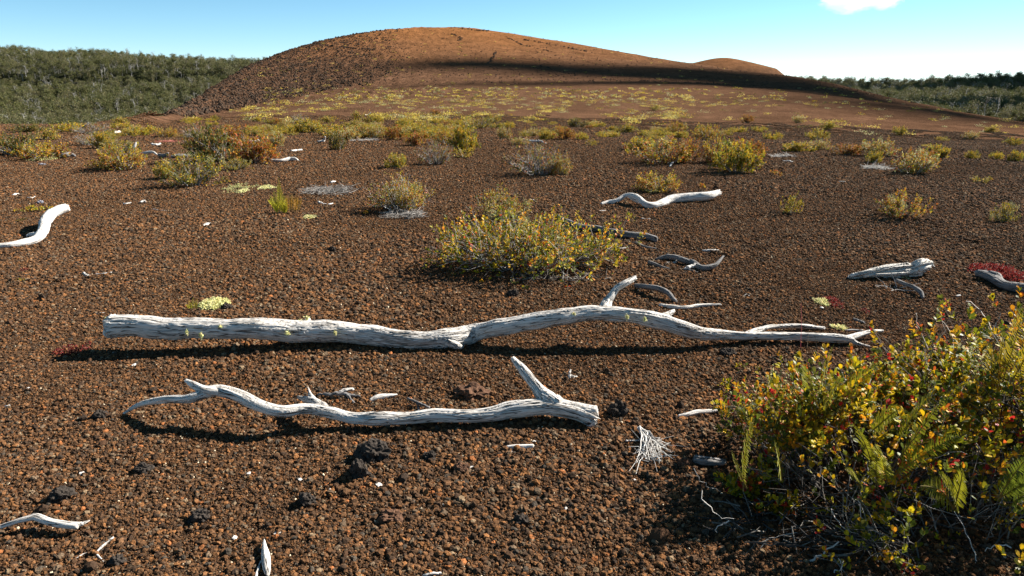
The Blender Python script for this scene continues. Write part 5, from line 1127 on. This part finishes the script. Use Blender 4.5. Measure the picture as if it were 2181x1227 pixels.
shade_cloud('cloud', [(910, 140, 14, 7), (960, 139, 17, 8), (1010, 137, 18, 9), (1070, 137, 20, 10), (1130, 142, 21, 12), (1200, 148, 22, 12), (1280, 153, 25, 13), (1370, 160, 28, 13), (1470, 165, 26, 11), (1550, 172, 24, 10), (1620, 180, 22, 10), (1690, 187, 20, 10)], 1)
shade_cloud('cloud', [(980, 181, 18, 3.8), (1080, 180, 18, 4), (1160, 180, 18, 4.5), (1250, 177, 18, 5.5), (1340, 175, 18, 7), (1430, 176, 18, 8), (1520, 182, 17, 9), (1600, 186, 17, 10)], 2)
def far_cloud():
    V, F, off = [], [], 0
    for (u, v, Y, rx, ry) in ((1820, 195, 900, 130, 150), (2000, 192, 850, 150, 150), (2180, 188, 850, 150, 150), (2350, 188, 850, 150, 150), (2100, 200, 640, 110, 60), (1930, 205, 640, 90, 60), (2280, 200, 640, 110, 60), (1960, 228, 430, 50, 50), (2120, 232, 430, 60, 50), (2280, 232, 430, 60, 50)):
        g = at_Y(u, v, Y); c = g + SUN_DIR * ((1050 - g.z) / SUN_DIR.z); d = np.array([1 + .35 * mnoise.noise(Vector(q * 1.6) + Vector((u, v, 0))) for q in IV3])
        V.append(IV3 * d[:, None] * np.array([rx, ry, 30]) + np.array(c)); F.append(IF3 + off); off += len(IV3)
    tag(link('cloud', mesh_np('cloud', np.vstack(V), np.vstack(F), [mc], smooth=True)), kind='structure')
far_cloud()
shade_cloud('cloud', [(1440, 146, 16, 8), (1500, 152, 18, 10), (1560, 157, 18, 10), (1620, 163, 18, 12), (1680, 172, 18, 12), (1740, 183, 18, 12), (1800, 196, 16, 12), (1640, 176, 20, 12), (1700, 186, 20, 13), (1760, 198, 18, 13), (1820, 205, 16, 13), (1880, 217, 15, 12), (1940, 229, 14, 11), (2000, 238, 13, 10), (2060, 247, 11, 9), (2120, 255, 10, 8), (2180, 263, 9, 7), (2240, 268, 9, 7)], 3)
# the small white cloud seen in the sky, as vapour
mv, nt, out = mat('cloud_vapour')
pv = N(nt, 'ShaderNodeVolumePrincipled'); pv.inputs['Color'].default_value = (1, 1, 1, 1); pv.inputs['Anisotropy'].default_value = .3
tc = N(nt, 'ShaderNodeTexCoord'); ln = N(nt, 'ShaderNodeVectorMath', operation='LENGTH'); L(nt, tc.outputs['Object'], ln.inputs[0])
nz = N(nt, 'ShaderNodeTexNoise', Scale=1.6, Detail=5.0, Roughness=.6); L(nt, tc.outputs['Object'], nz.inputs['Vector'])
a1 = N(nt, 'ShaderNodeMath', operation='MULTIPLY_ADD'); a1.inputs[1].default_value = 1.7; L(nt, nz.outputs[0], a1.inputs[0]); 
n1 = N(nt, 'ShaderNodeMath', operation='MULTIPLY'); n1.inputs[1].default_value = -1.15; L(nt, ln.outputs['Value'], n1.inputs[0]); L(nt, n1.outputs[0], a1.inputs[2])
mr = N(nt, 'ShaderNodeMapRange'); mr.inputs[1].default_value = .05; mr.inputs[2].default_value = .5; mr.inputs[3].default_value = 0; mr.inputs[4].default_value = .022; L(nt, a1.outputs[0], mr.inputs[0]); L(nt, mr.outputs[0], pv.inputs['Density'])
L(nt, pv.outputs[0], out.inputs['Volume'])
for (u, v, w, h) in ((1812, 0, 130, 56), (1885, 4, 70, 34)):
    c = at_Y(u, v, 2600); k = depth_at(c) / FPX
    o = link('cloud', mesh_np('cloud', IV2 * 1.0, IF2, [mv]), loc=c); o.scale = (w * k * .62, w * k * .4, h * k * .62); tag(o, kind='structure')
